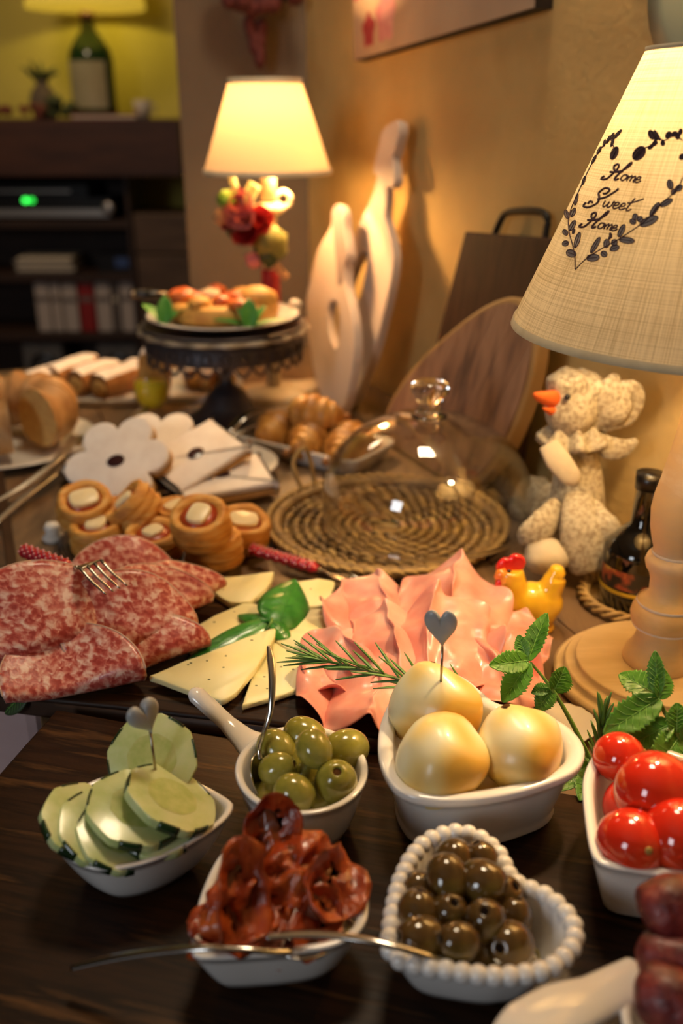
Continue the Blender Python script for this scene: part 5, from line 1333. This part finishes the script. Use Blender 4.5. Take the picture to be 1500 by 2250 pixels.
# spoons
def spoon(lb, bowl_pts, hand_pts, w, hw):
    o0 = np.array(bowl_pts[0]); t = thing('small_spoon', lb, 'spoon', tuple(o0), 0, 'small spoons')
    b0, b1 = np.array(bowl_pts[0]), np.array(bowl_pts[1]); d = b1-b0; L = np.linalg.norm(d); d /= L
    s = np.cross(d, (0,0,1)); s /= np.linalg.norm(s); u = np.cross(s, d)
    if len(bowl_pts) > 2: 
        u = np.array(bowl_pts[2], float); u -= np.dot(u,d)*d; u /= np.linalg.norm(u); s = np.cross(d,u)
    def fn(uu, vv):
        a = uu*2-1; ww = w*math.sqrt(max(1-(2*vv-1)**2, .02))*(1+.12*(.5-vv))
        return b0-o0 + d*L*vv + s*ww*a - u*(.30*w*(1-a*a)*math.sin(PI*vv)) 
    solid(ob('spoon_bowl', grid(fn, 11, 16), 'steel', t), .0007)
    c = cat(hand_pts, 8); ob('handle', tube([q-o0 for q in c], interp(hw, len(c)), 10), 'steel', t)
spoon('spoon standing in the green olives with its handle up', [P(565,1655,.068), P(592,1760,.044), (.75,-.3,.5)], [P(572,1668,.066),P(570,1645,.071),P(580,1610,.082),P(594,1560,.095),P(598,1500,.108),P(595,1450,.117),P(590,1420,.122)], .0105, [(.0016,.0012),(.0014,.0012),(.0015,.0013),(.0018,.0012),(.0022,.001),(.0024,.001),(.0012,.0008)])
spoon('spoon in the dried tomatoes with handle reaching over the board', [P(625,2096,.060), P(772,2012,.052)], [P(640,2088,.062),P(600,2092,.066),P(540,2086,.069),P(450,2083,.068),P(350,2090,.060),P(250,2104,.050),P(158,2126,.038)], .0115, [(.0024,.0012),(.0016,.0013),(.0018,.0014),(.0021,.0013),(.0024,.0013),(.0026,.0013),(.0020,.0012)])
spoon('spoon in the dark olives with handle lying over the dried tomato bowl', [P(1035,2128,.052), P(1178,2092,.046)], [P(1050,2126,.053),P(980,2112,.063),P(910,2092,.069),P(830,2070,.071),P(740,2056,.069),P(660,2052,.067),P(585,2058,.065)], .0110, [(.0022,.0012),(.0016,.0013),(.0018,.0014),(.0021,.0013),(.0024,.0013),(.0026,.0013),(.0020,.0012)])

# ================================================================== cold cuts, cheese and herbs on the far board
ZB = Z2
def salami_mat():
    m = bpy.data.materials.new('salami'); m.use_nodes = True; nt = m.node_tree; N = nt.nodes; L = nt.links; b = N['Principled BSDF']
    tc = N.new('ShaderNodeTexCoord')
    n1 = N.new('ShaderNodeTexNoise'); n1.inputs['Scale'].default_value = 62; n1.inputs['Detail'].default_value = 3; n1.inputs['Distortion'].default_value = .6
    v = N.new('ShaderNodeTexVoronoi'); v.inputs['Scale'].default_value = 62; v.feature = 'SMOOTH_F1'
    L.new(tc.outputs['UV'], n1.inputs['Vector'])
    sc = N.new('ShaderNodeVectorMath'); sc.operation = 'MULTIPLY_ADD'; sc.inputs[1].default_value = (.03,.03,.03)
    L.new(n1.outputs['Color'], sc.inputs[0]); L.new(tc.outputs['UV'], sc.inputs[2]); L.new(sc.outputs[0], v.inputs['Vector'])
    mx = N.new('ShaderNodeMath'); mx.operation = 'MULTIPLY_ADD'; mx.inputs[1].default_value = .55; L.new(v.outputs['Distance'], mx.inputs[0]); 
    k = N.new('ShaderNodeMath'); k.operation = 'MULTIPLY'; k.inputs[1].default_value = .75; L.new(n1.outputs['Fac'], k.inputs[0]); L.new(k.outputs[0], mx.inputs[2])
    cr = N.new('ShaderNodeValToRGB'); e = cr.color_ramp.elements
    e[0].position = .44; e[0].color = (.36,.045,.035,1); e[1].position = .80; e[1].color = (.80,.55,.46,1)
    x = e.new(.56); x.color = (.50,.10,.075,1); x = e.new(.66); x.color = (.64,.27,.21,1)
    L.new(mx.outputs[0], cr.inputs[0]); L.new(cr.outputs[0], b.inputs['Base Color'])
    b.inputs['Roughness'].default_value = .33; b.inputs['Coat Weight'].default_value = .15
    b.inputs['Subsurface Weight'].default_value = .12; b.inputs['Subsurface Scale'].default_value = .004; b.inputs['Subsurface Radius'].default_value = (1,.3,.2)
    bp = N.new('ShaderNodeBump'); bp.inputs['Strength'].default_value = .25; bp.inputs['Distance'].default_value = .001; L.new(mx.outputs[0], bp.inputs['Height']); L.new(bp.outputs[0], b.inputs['Normal'])
    MATS['salami'] = m
salami_mat()
mat('salami_rind', [(.50,.28,.20),(.62,.42,.32)], scale=90, rough=.6)
def sheet_uv(o, uvs):
    uv = o.data.uv_layers.new(name='UVMap')
    for lp in o.data.loops: uv.data[lp.index].uv = uvs[lp.vertex_index]
def salami(lb, px, py, z, th, Rr, rho, tilt, opn, seed, off=.15):
    q = P(px, py, ZB+z); t = thing('salami_slice', lb, 'salami', tuple(q), 0, 'salami slices')
    nr, na = 15, 48
    def fold(u, v):
        rh = rho*(1+.45*v/Rr+.15*math.sin(seed+v/Rr*3))
        s = u + off*Rr
        if s < 0: x, zz = s, 0.0
        elif s < PI*rh: a = s/rh; x, zz = rh*math.sin(a), rh*(1-math.cos(a))
        else: d = s-PI*rh; x, zz = -d, 2*rh + opn*d
        w_ = .0022*mnoise.noise(Vector((u*28, v*28, seed*2.1))) + .0035*math.sin(v/Rr*2.4+seed)*(.5 if s < 0 else 1)
        return np.array([x, v, zz + w_])
    M_ = Matrix.Rotation(R(th), 4, 'Z') @ Matrix.Rotation(R(tilt), 4, 'Y')
    V, uvs = [], []
    for i in range(nr):
        r = Rr*max(i/(nr-1), .01)
        for j in range(na):
            a = 2*PI*j/na; rr_ = r*(1+.03*math.sin(3*a+seed)*i/(nr-1))
            u, v = rr_*math.cos(a), rr_*math.sin(a)
            V.append(np.array(M_ @ Vector(fold(u, v)))); uvs.append((u*3+seed*.37, v*3+seed*.61))
    Fc = [(i*na+j, i*na+(j+1)%na, (i+1)*na+(j+1)%na, (i+1)*na+j) for i in range(nr-1) for j in range(na)] + [tuple(range(na-1,-1,-1))]
    lo = min(v[2] for v in V)
    if q[2]+lo < T+ZB+.001: 
        for v in V: v[2] += (T+ZB+.001)-(q[2]+lo)
    o = ob('meat', (V, Fc), 'salami', t); sheet_uv(o, uvs); solid(o, .0013, 0)
    rim = [V[(nr-1)*na+j] for j in range(na)]; rim.append(rim[0])
    ob('rind', tube(rim, .0009, 5), 'salami_rind', t)
SL = [('salami slice at the back under the fork tines',270,1275,.014,-62,.050,.006,34,.03,1),('salami slice at the back next to the cheese wedge',400,1325,.008,-38,.048,.005,26,.03,2),('salami slice between the forked one and the cheese',350,1355,.014,-45,.048,.006,34,.03,3,.40),
      ('salami slice cut by the picture edge',-10,1465,.008,-88,.052,.007,24,.08,4),('salami slice lowest in front with a curled end',165,1512,.006,-70,.052,.0075,24,.10,5,.40),('salami slice in front touching the pale cheese',325,1455,.008,-55,.050,.0075,22,.10,6),
      ('salami slice with the fork resting on it',290,1410,.020,-55,.052,.0065,38,.03,7,.50),('biggest pale salami slice folded at the far end',118,1412,.024,-55,.060,.009,40,.02,8,.55)]
for s in SL: salami(*s)
# cheese
mat('cheese_pale', [(.78,.68,.32),(.83,.76,.44)], scale=18, rough=.42, sss=.2, sssr=(1,.8,.3), bump=.12, bscale=60)
mat('herb_speck', (.06,.07,.02), rough=.8)
def cheese(lb, px, z, th, specks=5, tilt=None):
    out = np.array(resample(np.array(cat([P(*p, ZB+z)[:2] for p in px], 1, True)), 56, True)); out = np.array(ccw(out)); c = out.mean(0)
    t = thing('cheese_slice', lb, 'cheese', (c[0], c[1], T+ZB+z), 0, 'cheese slices')
    g = slab(out-c, 0, th, .0009, 2)
    g = ([np.array([v[0], v[1], v[2]+(tilt[0]*v[0]+tilt[1]*v[1] if tilt else 0) + .0006*mnoise.noise(Vector((v[0]*60,v[1]*60,1)))]) for v in g[0]], g[1])
    ob('paste', g, 'cheese_pale', t, sharp=45)
    r2 = random.Random(len(lb))
    for k in range(specks):
        w = r2.random(); i = r2.randrange(len(out)); p = (out[i]-c)*.75*math.sqrt(r2.random())
        zz = th+(tilt[0]*p[0]+tilt[1]*p[1] if tilt else 0)
        ob('herb_speck', ball(.0008+.0008*w,.0007,.0004,6,4), 'herb_speck', t, loc=(p[0],p[1],zz))
cheese('cheese slice at the back with a blunt end beside the mortadella', [(610,1296),(700,1283),(736,1290),(722,1342),(640,1348)], .001, .006, 2)
cheese('cheese wedge at the back beside the salami', [(441,1283),(513,1281),(602,1270),(596,1290),(583,1309),(550,1337),(504,1337),(467,1313)], .001, .007, 2)
cheese('cheese slice under the big basil leaf', [(388,1413),(467,1365),(537,1335),(600,1340),(610,1390),(560,1420),(430,1452)], .001, .005, 3)
cheese('cheese slice under the small basil leaf by the mortadella', [(560,1390),(574,1374),(644,1352),(735,1345),(728,1400),(700,1450),(640,1440)], .004, .005, 4)
cheese('pointed cheese slice in front of the mortadella', [(532,1561),(560,1481),(600,1405),(640,1400),(690,1420),(690,1508),(650,1527),(607,1542)], .002, .005, 9)
cheese('long pointed cheese slice in front of the salami', [(329,1493),(397,1467),(467,1444),(546,1416),(607,1397),(603,1418),(560,1483),(518,1530),(490,1547),(411,1523)], .008, .0055, 7, (.02,.06))
# mortadella
mat('mortadella', [(.76,.25,.19),(.82,.33,.26),(.86,.45,.36)], scale=30, rough=.34, sss=.2, sssr=(1,.4,.3), coat=.15, bump=.08, bscale=120)
mat('fat_white', (.86,.68,.60), rough=.4)
def mortadella(lb, px, py, z, th, Rr, comp, A, n, ph, tilt, seed):
    q = P(px, py, ZB+z); t = thing('mortadella_slice', lb, 'mortadella', tuple(q), 0, 'mortadella slices')
    nr, na = 24, 72
    M_ = Matrix.Rotation(R(th), 4, 'Z') @ Matrix.Rotation(R(tilt), 4, 'X')
    V = []
    for i in range(nr):
        r = Rr*max(i/(nr-1), .01)
        for j in range(na):
            a = 2*PI*j/na; u, v = r*math.cos(a), r*math.sin(a)
            p = u/Rr*n*PI*.5 + ph + .9*mnoise.noise(Vector((u*18, v*12, seed*1.3))) + .25*v/Rr
            amp = A*(.45+.55*(1-abs(v)/Rr*.6))*(1+.5*mnoise.noise(Vector((u*15, v*9, seed+9))))
            x = u*comp + .42*A*math.sin(2*p)*.6; zz = amp*(.5+.5*math.sin(p)); y = v*.92 + .15*A*math.cos(p)
            zz += .0060*mnoise.noise(Vector((u*42+seed, v*30, seed))) + .0025*mnoise.noise(Vector((u*95+seed, v*60, seed))) ; x += .004*mnoise.noise(Vector((v*45, u*30, seed+4)))
            e = max(r/Rr-.72, 0)/.28
            zz += e*e*.009*math.sin(6*a+seed*2) - e*.003
            V.append(np.array(M_ @ Vector((x, y, zz))))
    Fc = [(i*na+j, i*na+(j+1)%na, (i+1)*na+(j+1)%na, (i+1)*na+j) for i in range(nr-1) for j in range(na)] + [tuple(range(na-1,-1,-1))]
    zmin = T+ZB+.0012
    for v in V:
        w = q[2]+v[2]
        if w < zmin: v[2] = zmin - q[2] + .02*(w-zmin)*0 + .0004*math.sin(v[0]*400)
    o = ob('meat', (V, Fc), 'mortadella', t); solid(o, .0014, 0); subd(o, 1)
    r2 = random.Random(seed)
ML = [('mortadella slice at the back by the blunt cheese',815,1350,.008,10,.056,.72,.018,2.6,.3,10,1),('mortadella slice forming the far ridge',985,1345,.014,-20,.064,.78,.024,2.0,1.2,12,2),('flat mortadella slice reaching towards the hen',1095,1410,.003,-30,.050,.88,.009,2.2,.5,6,3),
      ('mortadella slice under the mint tip',1075,1475,.006,20,.058,.80,.020,2.4,2.0,4,4),('mortadella slice hanging lowest at the board edge',800,1525,.004,-8,.056,.82,.020,2.6,.8,2,5),('ruffled mortadella slice behind the rosemary',865,1445,.014,5,.060,.72,.022,3.0,1.7,12,6),('topmost folded mortadella slice behind the heart pick',990,1415,.020,-12,.058,.74,.022,2.4,2.6,14,7),('mortadella slice next to the pointed cheese',748,1465,.010,30,.044,.72,.018,2.6,.2,6,8)]
for s in ML: mortadella(*s)

# forks with red beaded handles
mat('red_bead', [(.42,.008,.02),(.55,.03,.05)], scale=200, rough=.25, coat=.4)
mat('pink_dot', (.75,.36,.36), rough=.4)
mat('fork_steel', (.40,.37,.32), rough=.25, metal=1.0)
def fork(lb, h0, h1, n1, t0, t1, wd):
    """h0-h1 handle, n1 neck, t0-t1 tines"""
    h0,h1,n1,t0,t1 = [np.array(q) for q in (h0,h1,n1,t0,t1)]
    t = thing('fork', lb, 'fork', tuple(h1), 0, 'red handled forks'); o0 = h1
    pts = [h0+(h1-h0)*k/24-o0 for k in range(25)]
    hd_ = ob('handle', tube(pts, [.0055+.0010*math.sin(k*PI/1.5) if 0 < k < 24 else .003 for k in range(25)], 12), 'red_bead', t)
    d = (h1-h0)/np.linalg.norm(h1-h0); s = np.cross(d,(0,0,1)); s /= np.linalg.norm(s); u = np.cross(s,d)
    dots = []
    for k in range(14):
        c = h0+(h1-h0)*(k+.7)/15
        for a in (.3, 1.1, 1.9, 2.7):
            w = a+(k%2)*.4; p = c + .0062*(math.cos(w)*s+math.sin(w)*u)-o0
            g = ball(.0011,.0011,.0011,6,4); dots.append(([np.array(v)+p for v in g[0]], g[1]))
    ob('dots', join(*dots), 'pink_dot', t, kind='stuff')
    c = cat([h1-o0, (h1*.4+n1*.6)-o0, n1-o0], 5)
    ob('neck', tube(c, interp([(.003,.002),(.0022,.0016),(.0026,.0012)], len(c)), 8), 'fork_steel', t)
    d2 = (t1-t0)/np.linalg.norm(t1-t0); s2 = np.cross(d2,(0,0,1)); s2 /= np.linalg.norm(s2)
    hd2 = tube(cat([n1-o0, n1+(t0-n1)*.5-o0, t0-o0], 4), interp([(.0026,.001),(wd*.9,.001),(wd*1.05,.001)], 9), 8)
    ob('root', hd2, 'fork_steel', t)
    for k in range(4):
        off = s2*wd*(k-1.5)/1.5*.88
        ob('tine', tube(cat([t0+off-o0, (t0+t1)/2+off-o0-np.array([0,0,.0015]), t1+off-o0], 3), interp([(.0017,.0010),(.0015,.0010),(.0007,.0006)], 7), 6), 'fork_steel', t)
fork('red handled fork laid on the salami', P(52,1210,.076), P(150,1246,.088), P(170,1246,.094), P(200,1240,.101), P(256,1296,.090), .011)
fork('red handled fork lying between the cheese and the wicker tray', P(548,1206,.020), P(698,1250,.014), P(725,1262,.014), P(762,1270,.017), P(815,1288,.014), .010)

# ================================================================== herbs
mat('basil', [(.012,.10,.012),(.03,.19,.02),(.06,.26,.03)], scale=30, rough=.30, coat=.25, sss=.1, sssr=(.3,1,.1))
mat('mint', [(.035,.13,.012),(.07,.23,.02),(.11,.31,.035)], scale=45, rough=.42, bump=.3, bscale=120, sss=.1, sssr=(.3,1,.1))
mat('vein', (.12,.30,.05), rough=.5)
mat('mint_stem', (.13,.26,.04), rough=.45)
mat('rosemary', [(.06,.17,.035),(.13,.28,.06)], scale=60, rough=.4)
mat('rosemary_stem', (.20,.22,.07), rough=.6)
def put_leaf(parent, base, tip, up, w, m, curl=.1, cup=.3, serr=0.0, puff=0.0, point=1.0, wave=0.0):
    base = np.array(base); d = np.array(tip)-base; L = np.linalg.norm(d); d /= L
    up = np.array(up, float); up -= np.dot(up,d)*d; up /= np.linalg.norm(up); s = np.cross(d, up)
    g = leaf(L, w, curl, cup, 13 if serr or puff else 9, 43, serr, 11, point, wave, puff)
    o0 = np.array(parent.location)
    tr3 = lambda v: base + v[0]*s + v[1]*d + (v[2]+curl*0)*up - o0
    V = [tr3(v) for v in g[0]]
    lf = ob('leaf', (V, g[1]), m, parent); solid(lf, .0004, 0)
    nu = 13 if serr or puff else 9; mid = nu//2
    ml = [V[j*nu+mid] + up*.0002 for j in range(0, 43, 3)]
    vs_ = [tube(ml, interp([.0006,.0002], len(ml)), 5)]
    for j in range(5, 34, 5):
        for k, e in ((mid, 1), (mid, nu-2)): vs_.append(tube([V[j*nu+mid]+up*.0002, V[min(j+4,42)*nu+(mid+e)//2]+up*.0003, V[min(j+7,42)*nu+e]+up*.0002], [.0003,.00025,.0001], 4))
    ob('vein', join(*vs_), 'vein' if m != 'basil' else m, lf, kind='stuff')
q = P(585,1368,.040)
t = thing('basil_sprig', 'fresh basil sprig lying on the cheese slices', 'herb', tuple(q))
put_leaf(t, P(590,1362,.036), P(402,1452,.030), (.1,-.35,1), .034, 'basil', .10, -.30, puff=.05)
put_leaf(t, P(612,1372,.036), P(652,1262,.050), (.1,-.75,.6), .046, 'basil', .10, -.35, puff=.08, point=-.2)
put_leaf(t, P(600,1368,.040), P(638,1404,.030), (.2,-.4,1), .024, 'basil', .15, -.3, puff=.05)
put_leaf(t, P(590,1360,.038), P(520,1340,.034), (.0,-.2,1), .022, 'basil', .15, -.3, puff=.05)
ob('stem', tube(cat([P(600,1345,.034)-q, P(596,1366,.038)-q, P(585,1385,.032)-q],4), .0013, 6), 'mint_stem', t)
# mint
def mint(lb, stem, leaves, group='mint sprigs'):
    o0 = np.array(stem[0]); t = thing('mint_sprig', lb, 'herb', tuple(o0), 0, group)
    c = cat(stem, 6); ob('stem', tube([p-o0 for p in c], interp([.0019,.0016,.0013,.0008], len(c)), 8), 'mint_stem', t)
    for (b, tp, up, w, cu) in leaves: put_leaf(t, b, tp, up, w, 'mint', cu, .28, serr=.30, puff=.06, point=.6)
M1 = lambda px, py, y: PY(px, py, y)
s0 = P(1305,1690,.020); 
mint('mint sprig rising between the cheese bowl and the lamp foot', [P(1310,1700,.022), P(1262,1600,.048), P(1215,1518,.070), P(1165,1455,.088)],
     [(P(1160,1452,.088), P(1199,1345,.112), (-.6,-.6,.5), .020, .05),(P(1160,1452,.088), P(1080,1460,.094), (.1,-.7,.7), .020, .1),(P(1160,1455,.088), P(1105,1545,.066), (-.4,-.8,.4), .022, -.1),(P(1155,1445,.090), P(1138,1395,.102), (-.3,-.8,.5), .013, .1),
      (P(1215,1518,.070), P(1245,1468,.084), (.5,-.7,.5), .024, .15),(P(1212,1515,.070), P(1180,1560,.060), (-.2,-.6,.7), .018, .2),(P(1205,1512,.070), P(1170,1520,.070), (0,-.5,.8), .012, .2),
      (P(1295,1680,.026), P(1232,1730,.026), (0,-.3,1), .020, .1),(P(1298,1690,.026), P(1275,1752,.026), (0,-.3,1), .018, .1)])
mint('mint sprig with broad leaves leaning over the cherry tomatoes', [P(1530,1700,.050), P(1490,1620,.072), P(1455,1555,.088), P(1440,1520,.096)],
     [(P(1445,1525,.096), P(1438,1430,.118), (-.5,-.7,.4), .014, .05),(P(1446,1530,.095), P(1360,1475,.098), (0,-.6,.8), .024, .1),(P(1448,1535,.094), P(1328,1610,.078), (-.1,-.6,.8), .026, .1),(P(1448,1535,.094), P(1462,1470,.108), (.3,-.8,.5), .018, .1),
      (P(1475,1590,.080), P(1375,1640,.070), (-.1,-.5,.85), .024, .12),(P(1485,1610,.076), P(1490,1545,.092), (.2,-.8,.5), .022, .1),(P(1490,1620,.072), P(1440,1700,.066), (.1,-.75,.6), .030, .1),(P(1500,1630,.070), P(1540,1570,.084), (.4,-.7,.5), .024, .1)])
# rosemary
def rosemary(lb, stem, n, Ln, seed, spread=.9):
    o0 = np.array(stem[0]); t = thing('rosemary_sprig', lb, 'herb', tuple(o0), 0, 'rosemary sprigs')
    c = cat(stem, 8); ob('stem', tube([p-o0 for p in c], interp([.0013,.0011,.0007], len(c)), 6), 'rosemary_stem', t)
    r2 = random.Random(seed); cs = np.array(c)
    for k in range(n):
        f = .12+.88*k/(n-1); x = f*(len(cs)-1); i = min(int(x), len(cs)-2); p = cs[i]+(cs[i+1]-cs[i])*(x-i)
        d = cs[i+1]-cs[i]; d /= np.linalg.norm(d)
        a = k*2.4; s = np.cross(d,(0,0,1)); s /= np.linalg.norm(s); u = np.cross(s,d)
        o_ = math.cos(a)*s+math.sin(a)*u; o_ = o_ + np.array([0,0,.35]) 
        sp = spread*(1-.55*f); dd = d*(1-.35*sp)+o_*sp*.75; dd /= np.linalg.norm(dd)
        L = Ln*(.75+.4*r2.random())
        pts = [p-o0, p+dd*L*.5+np.array([0,0,.0006])-o0, p+dd*L-o0]
        ob('needle', tube(cat(pts,3), interp([(.0008,.0005),(.0016,.0008),(.0013,.0007),(.0004,.0003)],7), 6), 'rosemary', t)
rosemary('rosemary sprig lying in front of the mortadella', [P(1150,1570,.052), P(1000,1535,.062), P(870,1490,.070), P(760,1462,.074), P(700,1450,.076)], 40, .031, 3)
rosemary('rosemary sprig under the mint beside the tomato bowl', [P(1330,1760,.024), P(1315,1690,.034), P(1320,1620,.050), P(1325,1575,.062)], 26, .020, 5)
# leaf at the edge of the board, scalloped saucer
q = P(30,1545,.010)
t = thing('bay_leaf', 'dark green leaf hanging over the board edge below the salami', 'leaf', tuple(q))
put_leaf(t, P(60,1520,.0225), P(5,1565,.006), (-.2,-.5,1), .026, 'leaf_dark', .1, -.2)
q = P(1236,1606,.001)
t = thing('scalloped_saucer', 'white scalloped saucer on the table under the mint stem', 'saucer', tuple(q))
def scal(r, z, k=.05): return [(r*(1+k*abs(math.cos(8*a)))*math.cos(a), r*(1+k*abs(math.cos(8*a)))*math.sin(a), z) for a in np.linspace(0,2*PI,96,endpoint=False)]
ob('dish', loft([scal(.014,0,0), scal(.016,.002,0), scal(.0235,.007), scal(.024,.0085), scal(.0225,.0085), scal(.015,.0045,0)]), 'porcelain', t)
